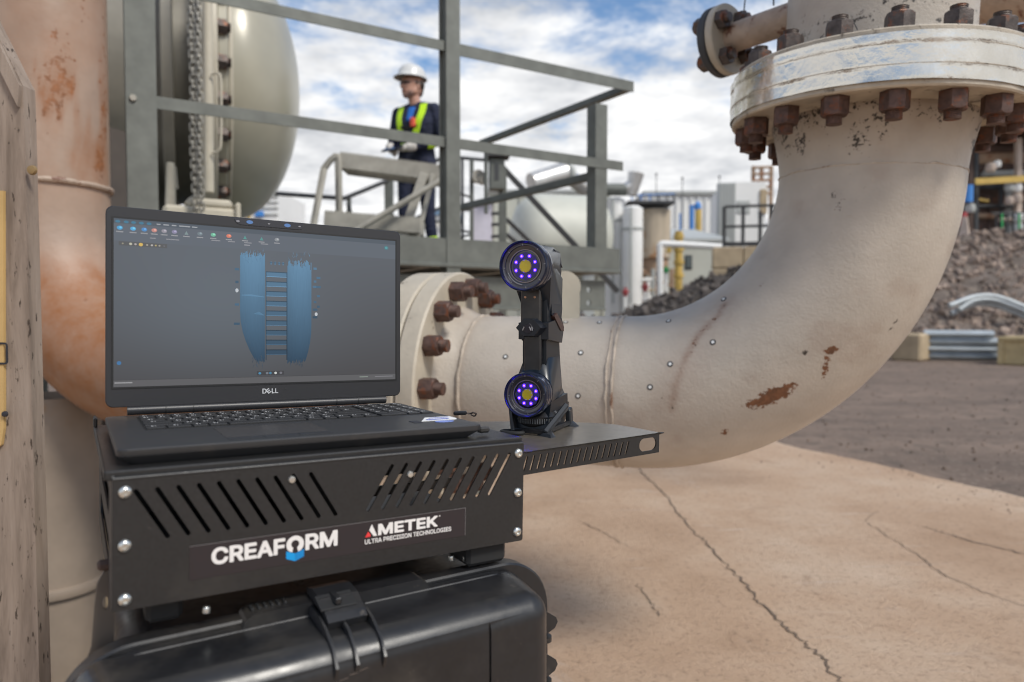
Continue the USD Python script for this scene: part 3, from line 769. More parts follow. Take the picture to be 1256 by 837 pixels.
# riser above the flange with its side nozzle
riser = thing("riser_pipe", on_riser(.585), "cream riser pipe above the foil-wrapped flange, with a bolted side nozzle", "pipe")
obj("upper_flange", fix(disc_ring(on_riser(.5865), nV, RP - .01, FR - .003, .0645)), flange_mat, riser, smooth=35)
hs = np.concatenate([np.linspace(.6505, .80, 26), np.linspace(.83, 3.2, 30)])
Cc = np.array([on_riser(h) for h in hs]); rr = RP + .006 * np.clip((.70 - hs) / .05, 0, 1)
mr = sweep_rings(Cc, np.tile(nV, (len(hs), 1)), rr, u, 120); P = np.asarray(mr.vertices); nz = meshkit.fbm(P * 10, 4, 13); nz2 = meshkit.fbm(P * 44, 3, 17)
hh = P[:, 2] - EYE
wear = np.stack([np.zeros(len(P)), np.clip((.78 - hh) / .09, 0, 1) * .25 + .30 * (nz2 > .58) * (hh < .80), np.clip((nz - .5) * 2, 0, .3)], 1)
obj("pipe_wall", fix(mr), pipe_mat, riser, attr=wear)
for k in range(16):
    an = math.radians(k * 22.5 + 4); dirk = math.cos(an) * u + math.sin(an) * v
    obj("nut", hexnut(on_riser(.6515) + dirk * .318, nV, .056, .040, rng.uniform(0, 1), .0185, .014), M["nut_dark"], riser)
nzd = unit(V(-.643, .766, 0)); nzh = at(894, 50, 2.27)[2] - EYE
na = on_riser(nzh); nb_ = V(at(896.5, 50, 2.255)[0], 2.255, nzh + EYE)
nzd = unit(nb_ - na)
npipe_mat = pm("nozzle_paint", (.38, .29, .22), .55, 0, var=(18, .2), bump=(40, .5), spots=[((.16, .07, .04), 16, .55, .08)])
obj("nozzle_pipe", tube(np.array([na + nzd * s for s in np.linspace(.15, np.linalg.norm(nb_ - na) + .002, 12)]), .0445, 40), npipe_mat, riser, smooth=50)
obj("nozzle_flange", fix(disc_ring(nb_, nzd, .03, .108, .026, .004, 64)), M["cream"], riser, smooth=35)
obj("blind_flange", fix(lathe([(0, .001), (.104, .001), (.1085, .006), (.1085, .022), (.104, .027), (0, .027)], frame(nb_ + nzd * .028, *basis(nzd)), 64)), M["darksteel"], riser, smooth=35)
bu, bv, bw = basis(nzd)
for k in range(4):
    an = math.radians(45 + 90 * k - 14); dk = math.cos(an) * bu + math.sin(an) * bv
    obj("nozzle_nut", cat([hexnut(nb_ + dk * .076, -nzd, .050, .026, .3, .015, .014), hexnut(nb_ + dk * .076 + nzd * .056, nzd, .050, .024, .3, .015, .010)]), M["nut_dark"], riser)
wl = thing("tie_wire", at(931, -8, 2.2), "thin dark wires hanging by the nozzle at the top edge", "wire")
obj("wire", tube([at(916, -30, 2.3), at(914.5, -8, 2.3), at(912.5, 14, 2.28)], .0022, 6), M["darksteel"], wl)
obj("wire", tube([at(949, -30, 2.2), at(948.6, -8, 2.2), at(949, 7, 2.2)], .0025, 6), M["darksteel"], wl)
obj("wire", tube(smoothpath([at(1036, 30, 1.66), at(1040, 26, 1.66), at(1047, 28, 1.66), at(1052, 37, 1.655)], 5), .0012, 6), M["darksteel"], wl)

bk = thing("rear_pipe", at(1235, 5, 3.6), "shaded cream pipe passing behind the riser in the top right corner", "pipe")
obj("pipe", tube([at(1150, -8, 3.9), at(1420, -30, 3.2)], .17, 40), npipe_mat, bk, smooth=50)
# far mate flange and the rusty drop pipe on the left, joined behind the laptop
TL_ = 3.048
drop = thing("rusty_drop_pipe", on_axis(TL_) * V(1, 1, 0), "orange-stained drop pipe on the left, bending into the run behind the laptop", "pipe")
obj("mate_flange", fix(disc_ring(on_axis(1.256), dH, RP - .01, .372, .085, .006)), M["cream"], drop, smooth=35)
RL = .6356
C, T = [], []
for t in np.linspace(1.26, TL_ - RL, 30):
    C.append(on_axis(t)); T.append(dH)
bl = on_axis(TL_) - dH * RL + UP * RL
for q in np.linspace(.02, 1, 70):
    t = q * math.pi / 2; C.append(bl + RL * (dH * math.sin(t) - UP * math.cos(t))); T.append(unit(dH * math.cos(t) + UP * math.sin(t)))
for h in np.linspace(YH + RL + .02, YH + 4.5, 90):
    C.append(on_axis(TL_) * V(1, 1, 0) + UP * h); T.append(UP)
m = sweep_rings(np.array(C), np.array(T), np.full(len(C), RP), sideH, 120); P = np.asarray(m.vertices)
nz = meshkit.fbm(P * V(4, 4, 1.3), 5, 23); nz2 = meshkit.fbm(P * V(16, 16, 3), 4, 27)
hh = P[:, 2] - EYE
cen = np.repeat(np.array(C), 120, 0); rel = (P - cen) / RP; side_f = rel @ unit(V(.75, -.6, 0))
body = sstep(.34, .05, hh)                                         # the bend is rusted through the paint
band = np.exp(-((hh - .83) / .17) ** 2) * sstep(.44, .60, nz2) * .75 + np.exp(-((hh - .62) / .10) ** 2) * sstep(.3, .6, nz2) * .8
rust_ = np.clip(.12 * sstep(.5, .62, nz) + band * .20 + .42 * sstep(.50, .60, nz2) * np.clip(band + .35 * sstep(.46, .56, nz), 0, 1), 0, .52)
stain_ = np.clip(body * (.95 + .5 * nz) + band * .95 + .30 * sstep(.48, .62, nz) + .04, 0, 1)
edge_ = np.exp(-((hh - .33) / .05) ** 2) * sstep(.35, .6, nz) * .5
obj("pipe_wall", fix(m), rustpipe_mat, drop, attr=np.stack([rust_ + edge_ * .6, np.clip(sstep(.60, .70, nz2) * .08, 0, 1), stain_], 1))
obj("weld_bead", bead(on_axis(TL_) * V(1, 1, 0) + UP * (EYE + .525), UP, RP + .004, .011, 6), npipe_mat, drop)
leg_mat = pm("pale_leg_paint", (.28, .222, .170), .55, 0, var=(5, .14), bump=(50, .15), spots=[((.30, .18, .09), 5, .62, .12)])
obj("dummy_leg", lathe([(.178, -1.0), (.178, YH - .1)], frame(on_axis(TL_) * V(1, 1, 0), V(1, 0, 0), V(0, 1, 0), UP), 64), leg_mat, drop, smooth=True)
hz = at(95, 738, 2.7)[2]
obj("leg_band", fix(lathe([(.176, -.022), (.196, -.018), (.200, .0), (.196, .018), (.176, .022)], frame(on_axis(TL_) * V(1, 1, 0) + UP * hz, V(1, 0, 0), V(0, 1, 0), UP), 64)), leg_mat, drop, smooth=50)

# ================================================================== WOOD POST AND SIGN, far left
WYp = .80; WF = WYp - .020
wood_mat = usdkit.material(stage, L + "weathered_wood", {
    "g": ("geometry", {}), "mp": ("mapping", {"scale": (44, 44, 5.0)}), "n": ("noise_texture", {"scale": 1.0, "detail": 8.0, "roughness": .65, "distortion": .4}),
    "r": ("rgb_ramp", {"ramp": [(.28, (.13, .098, .075)), (.5, (.27, .212, .168)), (.72, (.36, .295, .243))]}),
    "mp2": ("mapping", {"scale": (150, 150, 40)}), "n2": ("noise_texture", {"scale": 1.0, "detail": 4.0, "roughness": .6}),
    "m2": ("map_range", {"range_type": "smoothstep", "from_min": .60, "from_max": .66, "to_max": .9, "clamp": True}), "x": ("mix_color", {"b": (.045, .032, .024)}),
    "b": ("bump", {"strength": .6, "distance": .002}), "p": ("principled_bsdf", {"roughness": .8, "specular_ior_level": .25})},
    [("g.position", "mp.vector"), ("mp.vector", "n.vector"), ("g.position", "mp2.vector"), ("mp2.vector", "n2.vector"), ("n.fac", "r.fac"), ("n2.fac", "m2.value"),
     ("r.color", "x.a"), ("m2.result", "x.fac"), ("x.result", "p.base_color"), ("n.fac", "b.height"), ("b.normal", "p.normal")], surface="p.BSDF")
q = [at(-60, -95, WYp), at(43, 112, WYp), at(65, 860, WYp)]
wp = thing("timber_post", (at(65, 837, WYp)[0] - .08, WYp + .03, 0), "weathered timber board with a sloping top at the left edge", "timber")
xr = q[2][0]; prof = sg.Polygon([(q[0][0], q[0][2]), (q[1][0], q[1][2]), (q[1][0] + .0005, q[1][2] - .02), (xr, 0), (q[0][0] - .02, 0), (q[0][0] - .02, q[0][2])])
F = frame([0, WYp, 0], [1, 0, 0], UP, [0, -1, 0])
inner = prof.buffer(-.006, join_style=2)
obj("board", extr(prof, .020, frame([0, WYp + .0, 0], [1, 0, 0], UP, [0, -1, 0])), wood_mat, wp, smooth=False)
obj("backing", extr(affinity.translate(prof, -.09, -.06), .07, frame([0, WYp + .0705, 0], [1, 0, 0], UP, [0, -1, 0])), wood_mat, wp, smooth=False)
# bevelled strip along the sloping top
sl = unit(q[1] - q[0]); nsl = unit(V(sl[2], 0, -sl[0]))
if nsl[2] < 0: nsl = -nsl
sp0, sp1 = V(q[0][0], q[0][2]), V(q[1][0], q[1][2]); dn = V(0, -.030)
obj("bevel_strip", extr(sg.Polygon([sp0, sp1 + V(-.0005, -.001), sp1 + V(-.003, -.024), sp0 + dn * .9]), .005, frame([0, WF - .0002, 0], [1, 0, 0], UP, [0, -1, 0])), wood_mat, wp, smooth=False)
obj("nail_head", lathe([(0, .004), (.0045, .003), (.0055, 0), (0, 0)], frame(at(40, 209, WF - .001), V(1, 0, 0), UP, V(0, -1, 0)), 16), pm("brass_nail", (.30, .20, .09), .5, .5), wp)
sgp = sg.Polygon([(at(-50, 235, WF)[0], at(0, 235, WF)[2]), (at(7.5, 235, WF)[0], at(0, 235, WF)[2]), (at(8, 525, WF)[0], at(0, 525, WF)[2]), (at(5, 545, WF)[0], at(0, 545, WF)[2]), (at(-50, 590, WF)[0], at(0, 590, WF)[2])])
sn = thing("ochre_sign", (at(0, 400, WF)[0], WF, at(0, 400, WF)[2]), "ochre sign panel with a black mark fixed on the timber board", "sign")
obj("panel", extr(sgp, .004, frame([0, WF - .0005, 0], [1, 0, 0], UP, [0, -1, 0])), M["signyellow"], sn, smooth=False)
ox0, ox1, oz0, oz1 = at(-14, 0, WF)[0], at(2.6, 0, WF)[0], at(0, 447, WF)[2], at(0, 420, WF)[2]
mk = sg.box(ox0, oz0, ox1, oz1).buffer(-.004).buffer(.004); mk = mk.difference(mk.buffer(-.0022))
obj("mark", extr(mk, .0008, frame([0, WF - .0047, 0], [1, 0, 0], UP, [0, -1, 0])), M["ink"], sn, smooth=False)
obj("screw", lathe([(0, .003), (.003, .002), (.0035, 0), (0, 0)], frame(at(6.5, 508, WF - .005), V(1, 0, 0), UP, V(0, -1, 0)), 12), M["ink"], sn)

# ================================================================== PLATFORM, RAILING
PP = at(556, 292, 3.94)
DZ = PP[2]                                     # deck level
rd = V(.8625, .506, 0); qd = V(-.506, .8625, 0)
def rail_pt(t, z, back=0.0):
    return V(PP[0], PP[1], 0) + rd * t + qd * back + UP * (DZ + z)
H_TOP, H_MID = at(556, 57.5, 3.94)[2] - DZ, at(556, 175, 3.94)[2] - DZ
tR, tL = 1.0425, -1.566
def chan(t0, t1, z0, z1, back, flange=.07, th=.008):
    """Channel beam along the platform edge, web to the front."""
    h = z1 - z0
    poly_ = sg.box(0, 0, th, h).union(sg.box(0, 0, flange, th)).union(sg.box(0, h - th, flange, h))
    return extr(poly_, t1 - t0, frame(rail_pt(t0, z0, back), qd, UP, np.cross(qd, UP)) if np.dot(np.cross(qd, UP), rd) > 0 else frame(rail_pt(t1, z0, back), qd, UP, np.cross(qd, UP)))
plat = thing("access_platform", rail_pt(0, -DZ), "grey steel access platform on beams behind the scanner", "platform")
t_end = 1.185
obj("deck", cbox(0, 0, 0, t_end + 2.8, 4.6, .03, .003, frame(rail_pt((t_end - 2.8) / 2, -.018, 2.33), rd, qd, UP)), M["galv"], plat, smooth=False)
zb = at(600, 329, 3.98)[2] - DZ
obj("edge_channel", chan(-2.8, t_end, zb, -.004, 0.0, .09), M["galv"], plat, smooth=False)
obj("channel_lip", cbox((t_end - 2.8) / 2, -.006, 0, t_end + 2.8, .014, .022, .003, frame(rail_pt(0, zb + .012, -.0), rd, qd, UP)), M["galv"], plat, smooth=False)
z1, z0 = at(650, 342, 4.3)[2] - DZ, at(650, 378, 4.3)[2] - DZ
lw = extr(sg.box(0, z0, t_end - .07 + 2.6, z1).difference(sg.Point(t_end + 2.6 - .20, z1 - .06).buffer(.017)).difference(sg.Point(t_end + 2.6 - .20, z1 - .145).buffer(.017)), .012, frame(rail_pt(-2.6, 0, .075), rd, UP, np.cross(rd, UP)))
obj("lower_beam", lw, M["galv"], plat, smooth=False)
obj("lower_flange", cbox((t_end - 2.67) / 2, .02, 0, t_end + 2.53, .11, .014, .002, frame(rail_pt(0, z0 - .007, .08), rd, qd, UP)), M["galv"], plat, smooth=False)
for t in (-2.2, -.28, .17):
    obj("column", cbox(0, 0, 0, .11, .11, DZ + z0 - .02, .006, frame(rail_pt(t, -DZ + (DZ + z0 - .02) / 2, .12), rd, qd, UP)), M["galv"], plat, smooth=False)
    obj("column", cbox(0, 0, 0, .11, .11, DZ - .04, .006, frame(rail_pt(t, -DZ / 2 - .02, 4.4), rd, qd, UP)), M["galv"], plat, smooth=False)
for k in range(7):
    obj("cross_beam", cbox(0, 0, 0, .07, 4.4, .12, .004, frame(rail_pt(-2.5 + k * .6, -.10, 2.35), rd, qd, UP)), M["galv"], plat, smooth=False)

gr = thing("guard_railing", rail_pt(0, 0), "galvanised angle-iron guard railing along the front of the access platform", "railing")
side = -qd
def post(t, a=.080, z1=None, back=.0, flip=1):
    return angle_bar(rail_pt(t, -.20 if back == 0 else -.005, back - .006), rail_pt(t, z1 or H_TOP, back - .006), a, .008, rd * flip, qd)
obj("post", post(-.042, .084, H_TOP + .45), M["galv"], gr, smooth=False)
obj("post", post(tL - .028, .122, H_TOP + .30), M["galv"], gr, smooth=False)
obj("post", post(tR - .045, .092, at(738, 127, 4.467)[2] - DZ, .02), M["galv"], gr, smooth=False)
obj("post_stiffener", bar(rail_pt(-.036, -.2, .05), rail_pt(-.036, H_TOP + .45, .05), .008, .05, rd), M["galv"], gr, smooth=False)
def rail(t0, t1, z, a, lip=True):
    poly_ = sg.box(0, -a / 2, .008, a / 2).union(sg.box(0, a / 2 - .008, a, a / 2))
    return extr(poly_, t1 - t0, frame(rail_pt(t1, z, .010), qd, UP, np.cross(qd, UP))) if np.dot(np.cross(qd, UP), rd) < 0 else extr(poly_, t1 - t0, frame(rail_pt(t0, z, .010), qd, UP, np.cross(qd, UP)))
obj("top_rail", rail(-2.6, -.04, H_TOP, .054), M["galv"], gr, smooth=False)
obj("top_rail", rail(.045, 1.30, H_TOP - .004, .066), M["galv"], gr, smooth=False)
obj("mid_rail", rail(tL + .05, -.04, H_MID, .056), M["galv"], gr, smooth=False)
obj("mid_rail", rail(.045, 1.215, H_MID, .058), M["galv"], gr, smooth=False)
# return side
q35 = unit(V(-.574, .819, 0))
rt0 = at(772, 107.5, 4.60); rt1 = onz(590, 176, rt0[2])
obj("return_rail", bar(rt0, rt1, .05, .045), M["galv"], gr, smooth=False)
rm0 = at(734, 214.5, 4.50); rm1 = onz(556, 257, rm0[2])
obj("return_rail", bar(rm0, rm1, .045, .05), M["galv"], gr, smooth=False)
dd = onz(596, 173.5, rt0[2])
obj("return_post", bar(V(dd[0], dd[1], rt1[2]), V(dd[0], dd[1], rm0[2] - .03), .032, .032), M["galv"], gr, smooth=False)
obj("bolt_head", hexnut(rail_pt(tL + .0, H_MID - .0, -.006), -qd, .026, .012), M["galv2"], gr)

# ---- step-over stile on the deck
SY = 4.95
st = thing("step_stool", at(465, 300, SY) * V(1, 1, 0) + UP * DZ, "pale galvanised two-tread step stile on the platform, in front of the worker", "steps")
def SP(px, py, dy=0.0): return at(px, py, SY + dy)
def tread(a, b, depth, th, name):
    a, b = np.asarray(a), np.asarray(b); L_ = np.linalg.norm(b - a); u_ = unit(b - a); n_ = V(-u_[1], u_[0], 0); n_ = unit(n_); up_ = np.cross(u_, n_)
    F_ = frame(a, u_, n_, up_)
    t_ = obj(name, cat([cbox(L_ / 2, .004, -th / 2, L_, .008, th, .001, F_), cbox(L_ / 2, depth - .004, -th / 2, L_, .008, th, .001, F_), cbox(.004, depth / 2, -th / 2 - .002, .008, depth - .02, th * .9, .001, F_), cbox(L_ - .004, depth / 2, -th / 2 - .002, .008, depth - .02, th * .9, .001, F_)]), M["galv2"], st, smooth=False)
    n = 22; bars = [cbox(L_ * (k + .5) / n, depth / 2, -.022, .006, depth - .02, .035, 0, F_) for k in range(n)]
    bars += [cbox(L_ / 2, depth * k / 5, -.02, L_ - .02, .005, .028, 0, F_) for k in range(1, 5)]
    teeth = [cbox(L_ * (k + .5) / 34, .004, .004, L_ / 34 * .5, .007, .010, 0, F_) for k in range(34)]
    obj("grating", cat(bars + teeth), M["galv2"], t_, smooth=False)
tread(SP(417, 187), SP(540, 203), .27, .105, "upper_tread")
tread(SP(398, 259, -.12), SP(516, 268, -.12), .25, .10, "lower_tread")
zdk = lambda p: V(p[0], p[1], DZ)
for dy, px0 in ((0, 0), (.26, -3)):
    a_, b_ = SP(416 + px0, 196, dy), SP(417.5 + px0, 279, dy - .02)
    obj("leg", tube(smoothpath([SP(399 + px0, 207, dy + .02), SP(405 + px0, 199, dy + .01), SP(411 + px0, 193.5, dy), a_ + V(.0, 0, -.012), b_, b_ + (b_ - a_) * ((b_[2] - DZ) / (a_[2] - b_[2]))], 6), .017, 10), M["galv2"], st)
    c_, d_ = SP(399 + px0, 206, dy + .02), SP(386 + px0, 275, dy - .1)
    obj("leg", tube([c_, d_, d_ + (d_ - c_) * ((d_[2] - DZ) / (c_[2] - d_[2]))], .016, 10), M["galv2"], st)
for dy in (-.02, .22):
    a_, b_ = SP(520, 213, dy), SP(503, 264, dy - .05)
    obj("leg", bar(a_, b_ + (b_ - a_) * ((b_[2] - DZ) / (a_[2] - b_[2])), .062, .02, V(0, 1, 0)), M["galv2"], st, smooth=False)
    a_, b_ = SP(531, 214, dy + .02), SP(518, 268, dy - .03)
    obj("leg", bar(a_, b_ + (b_ - a_) * ((b_[2] - DZ) / (a_[2] - b_[2])), .032, .02, V(0, 1, 0)), M["galv2"], st, smooth=False)
obj("brace", tube([SP(545, 219, -.14), SP(440, 281, -.22), SP(432, 286, -.225)], .021, 12), M["galv2"], st)
obj("brace_hook", tube(smoothpath([SP(539, 205, -.1), SP(544, 210, -.13), SP(546, 218, -.14), SP(541, 223, -.14)], 6), .012, 8), M["galv2"], st)

# ---- far handrail behind the worker
fh = thing("far_handrail", at(427, 300, 8.6) * V(1, 1, 0), "slim blue-grey handrail behind the step stile, rising to the right", "railing")
FP = lambda px, py, dy=0.0: at(px, py, 8.6 + dy)
obj("rail", tube([FP(318, 236), FP(422, 243.5), FP(426, 242), FP(490, 216, .4), FP(560, 187, .9)], .028, 8), M["darksteel"], fh)
obj("lower_rail", tube([FP(318, 300), FP(422, 303), FP(490, 276, .4), FP(560, 247, .9)], .022, 8), M["darksteel"], fh)
for px, py, w_ in ((428, 243, .05), (477, 222, .11)):
    p_ = FP(px, py, .03 if px < 450 else .32)
    obj("post", bar(p_, p_ * V(1, 1, 0), w_, .05, V(0, 1, 0)), M["galv"], fh, smooth=False)
obj("bracket", bar(FP(428, 250), FP(431, 262), .03, .03), M["darksteel"], fh)

# ---- control stand with frame and its stair rails, behind the return rail
KY = 7.4
KP = lambda px, py, dy=0.0: at(px, py, KY + dy)
ks = thing("control_stand", KP(600, 300) * V(1, 1, 0), "dark steel stand with a grey control box and pale panel behind the railing", "control stand")
def kbar(p0, p1, w_, h_=None, dy=0.0, mat="darksteel", nm="bar"):
    obj(nm, bar(KP(*p0, dy), KP(*p1, dy), w_, h_ or w_, V(0, 1, 0)), M[mat], ks, smooth=False)
def down(px, py, dy=0.0):
    p_ = KP(px, py, dy); return p_ * V(1, 1, 0)
obj("post", bar(KP(578.5, 196), down(578.5, 196), .042, .05, V(0, 1, 0)), M["galv"], ks, smooth=False)
obj("post", bar(KP(616.5, 206), down(616.5, 206), .085, .07, V(0, 1, 0)), M["galv"], ks, smooth=False)
obj("post", bar(KP(567, 194, .2), down(567, 194, .2), .03, .04, V(0, 1, 0)), M["darksteel"], ks, smooth=False)
kbar((562, 193.5), (600, 197), .03, nm="rail"); kbar((562, 237), (580, 243), .022, nm="rail"); kbar((562, 282), (580, 286), .022, nm="rail")
kbar((562, 258), (578, 258), .02, nm="rail"); kbar((562, 292), (578, 288), .02, nm="rail")
F = frame(KP(609, 215, -.06), unit(V(1, .12, 0)), unit(V(-.12, 1, 0)), UP)
bx = obj("control_box", cbox(0, 0, 0, .155, .16, .32, .012, F), M["galv"], ks)
obj("slot", cbox(-.005, -.079, .015, .048, .012, .17, .004, F), M["darksteel"], bx)
obj("canopy", cbox(.01, -.02, .185, .24, .22, .035, .006, F), M["darksteel"], ks)
obj("pale_panel", cbox(0, 0, 0, .225, .05, .44, .006, frame(KP(590.5, 274, .02), V(1, 0, 0), V(0, 1, 0), UP)), pm("lilac_white_panel", (.60, .58, .66), .5, var=(6, .12)), ks, smooth=False)
for k, (px, py) in enumerate(((586, 217), (592, 221))):
    obj("valve_wheel", lathe([(0, -.02), (.07 - .02 * k, -.02), (.07 - .02 * k, .03), (0, .03)], frame(KP(px, py, -.03), *basis(V(.5, -1, 0)))), M["galv2"], ks)
for py in (262, 275.5, 290):
    kbar((603, py), (612, py), .03, nm="rung")
kbar((605, 250), (605, 297), .016, nm="rung_rail", mat="galv2")
sr = thing("stair_rail", KP(660, 300) * V(1, 1, 0), "dark sloping stair rails descending right from the control stand", "railing")
for (a_, b_, w_) in (((615, 204), (706, 302), .058), ((621, 269), (650, 297), .042), ((620, 287), (640, 303), .042)):
    a3, b3 = KP(*a_), KP(*b_, .2); b3 = b3 + (b3 - a3) * .6
    obj("rail", bar(a3, b3, w_, .04, V(0, 1, 0)), M["darksteel"], sr, smooth=False)

# ================================================================== VESSEL, column, hoist chain
VY = 5.6
vc = at(282.5, 118, VY); VR = .945 * VY / 5.5
va = unit(V(math.cos(math.radians(24)), math.sin(math.radians(24)), 0))         # axis pointing to the right
vF = frame(vc, *basis(va))
ves = thing("pressure_vessel", vc, "large cream pressure vessel with a bolted flange and domed end, behind the left railing", "vessel")
sx = (at(360, 118, VY)[0] - vc[0]) * 1.03
dome_prof = [(VR, -.02)] + [(VR * math.sqrt(max(0, 1 - s * s)), sx * s) for s in np.sin(np.linspace(0, math.pi / 2, 26))]
obj("domed_end", fix(lathe(dome_prof, vF, 96)), M["shell"], ves, smooth=True)
def vring(r0, r1, x0, x1): return fix(lathe([(r0, x0), (r1 - .008, x0), (r1, x0 + .008), (r1, x1 - .008), (r1 - .008, x1), (r0, x1)], vF, 96))
vf = obj("dome_flange", vring(VR - .03, VR + .02, -.05, -.02), M["cream_clean"], ves, smooth=35)
obj("flange", vring(VR - .06, VR + .115, -.235, -.115), M["cream_clean"], ves, smooth=35)
obj("back_flange", vring(VR - .06, VR + .115, -.45, -.38), M["shelldark"], ves, smooth=35)
obj("front_ring", vring(VR - .06, VR + .045, -.115, -.05), M["shell"], ves, smooth=35)
obj("shell", fix(lathe([(VR - .02, -3.2), (VR - .02, -.40), (VR - .1, -.38), (VR - .1, -.2)], vF, 96)), M["shelldark"], ves, smooth=40)
bu, bv, bw = basis(va)
for k in range(28):
    an = 2 * math.pi * (k + .35) / 28; dk = math.cos(an) * bu + math.sin(an) * bv
    if dk @ V(0, -1, 0) > -.55:
        obj("flange_nut", hexnut(vc + dk * (VR + .062) - va * .118, va, .088, .062, .2, .030, .022), M["nut_dark"], ves)
colm = thing("brown_column", at(146, 300, 4.6) * V(1, 1, 0), "dark brown steel column in the gap between drop pipe and grey post", "column")
cp = at(147, 300, 4.6)
obj("flange_plate", cbox(0, 0, 2.6, .30, .014, 5.2, .002, frame(cp * V(1, 1, 0), rd, qd, UP)), M["brown"], colm, smooth=False)
obj("web_plate", cbox(0, .11, 2.6, .012, .2, 5.2, .002, frame(cp * V(1, 1, 0), rd, qd, UP)), M["brown"], colm, smooth=False)
obj("flange_plate", cbox(0, .215, 2.6, .30, .014, 5.2, .002, frame(cp * V(1, 1, 0), rd, qd, UP)), M["brown"], colm, smooth=False)
HYc = 4.3
ch = thing("hoist_chain", at(243, 262, HYc), "two strands of hoist chain hanging in front of the vessel flange", "chain")
def link(c, ax, up, L_=.030, w_=.021, r_=.0052):
    t = np.arange(14) / 14 * 2 * math.pi
    pth = [c + ax * (math.cos(q) * (w_ / 2)) + up * (math.sin(q) * w_ / 2 + (np.sign(math.sin(q)) * (L_ - w_) / 2)) for q in t]
    return tube(pth, r_, 6, closed=True)
for px, ph in ((238.6, 0), (246.6, 1)):
    p0 = at(px, 268, HYc); n = int(1.75 / .036)
    for k in range(n):
        cpt = p0 + UP * (k * .0365) + V(math.sin(k * .35 + ph) * .004, 0, 0)
        ax = unit(V(1, .35, 0)) if (k + ph) % 2 else unit(V(-.35, 1, 0))
        obj("link", link(cpt, ax, UP, .058, .030, .0058), M["chain"], ch)
hp = thing("pale_standpipe", at(257, 262, 4.45), "slim pale pipe standing beside the hoist chain", "pipe")
obj("pipe", cyl(at(256.5, 236, 4.45), at(254, -60, 4.45), .030, .030, 20), M["cream_clean"], hp)
obj("grab_loop", tube(smoothpath([at(259, 92, 4.42), at(267, 90, 4.42), at(271, 102, 4.42), at(271, 172, 4.42), at(268, 185, 4.42), at(260, 188, 4.42)], 6), .008, 8), M["cream_clean"], hp)
gb = thing("valve_gearbox", at(245, 262, 4.4), "pale cream valve gearbox below the chain, just above the laptop lid", "gearbox")
F = frame(at(247, 268, 4.45), rd, qd, UP)
obj("housing", cbox(0, .03, -.085, .44, .2, .30, .02, F), M["cream_clean"], gb)
obj("cap", cbox(.045, .02, .09, .27, .16, .06, .02, F), M["cream_clean"], gb)
obj("side_rib", cbox(.205, -.03, .0, .03, .14, .2, .008, F), M["cream_clean"], gb)
obj("lug", cyl(at(209, 252, 4.5), at(209, 200, 4.5), .032, .024, 16), M["cream_clean"], gb)
obj("bracket", cyl(at(215, 232, 4.52), at(214, 205, 4.52), .02, .012, 12), M["shelldark"], gb)

# ================================================================== LAPTOP
RC = np.array([[.84752443, -.53056913, .01409759], [.53035037, .84761604, .01659924], [-.02075639, -.0065916, .99976283]])
TLAP = V(-.4622, .7955, -.105) + E3
TBOX = V(-.3307, .5762, -.1355) + E3
def CFr(T, x=0, y=0, z=0): return frame(RC @ V(x, y, z) + T, RC[:, 0], RC[:, 1], RC[:, 2])
LF = CFr(TLAP)
lap = thing("laptop", RC @ V(.18, -.12, -.03) + TLAP, "open charcoal laptop with a grey scan-software screen on the black stand", "laptop")
def pl(m, T=LF): return put(m, T)
LW, LD = .360, .2359
dz = -.0112
# base: rounded plan, undercut front
def rrect(x0, y0, x1, y1, r): return sg.box(x0 + r, y0 + r, x1 - r, y1 - r).buffer(r, quad_segs=6)
plan = rrect(0, -LD, LW, .012, .009)
def loft(polys):
    """Stack of (shapely polygon, z) with equal vertex counts, lofted and capped."""
    rings = [np.c_[np.array(p.exterior.coords)[:-1], np.full(len(p.exterior.coords) - 1, z)] for p, z in polys]
    n = len(rings[0]); vs = np.vstack(rings); fs = []
    for i in range(len(rings) - 1):
        for j in range(n):
            a, b = i * n + j, i * n + (j + 1) % n
            fs += [(a, b, b + n), (a, b + n, a + n)]
    capt = trimesh.creation.triangulate_polygon(polys[0][0], engine="earcut")
    def capf(poly_, off, flip):
        from mapbox_earcut import triangulate_float64
        r_ = np.array(poly_.exterior.coords)[:-1]
        t_ = triangulate_float64(r_, np.array([len(r_)], np.uint32)).reshape(-1, 3).astype(int) + off
        return t_[:, ::-1] if flip else t_
    fs = np.vstack([np.array(fs), capf(polys[0][0], 0, True), capf(polys[-1][0], len(vs) - n, False)])
    return fix(trimesh.Trimesh(vs, fs, process=False))
und = rrect(.014, -LD + .016, LW - .014, .006, .009)
mid_ = rrect(.0015, -LD + .001, LW - .0015, .0115, .009)
base = loft([(und, dz - .0185), (mid_, dz - .0072), (plan, dz - .0058), (plan, dz - .0010), (rrect(.001, -LD + .001, LW - .001, .011, .0085), dz)])
lb = obj("base", pl(base), M["laptop"], lap, smooth=25)
obj("rubber_foot", cat([pl(cbox(.18, -LD + .035, dz - .0195, .28, .014, .003, .001)), pl(cbox(.18, -.02, dz - .0195, .28, .014, .003, .001))]), M["rubber"], lap)
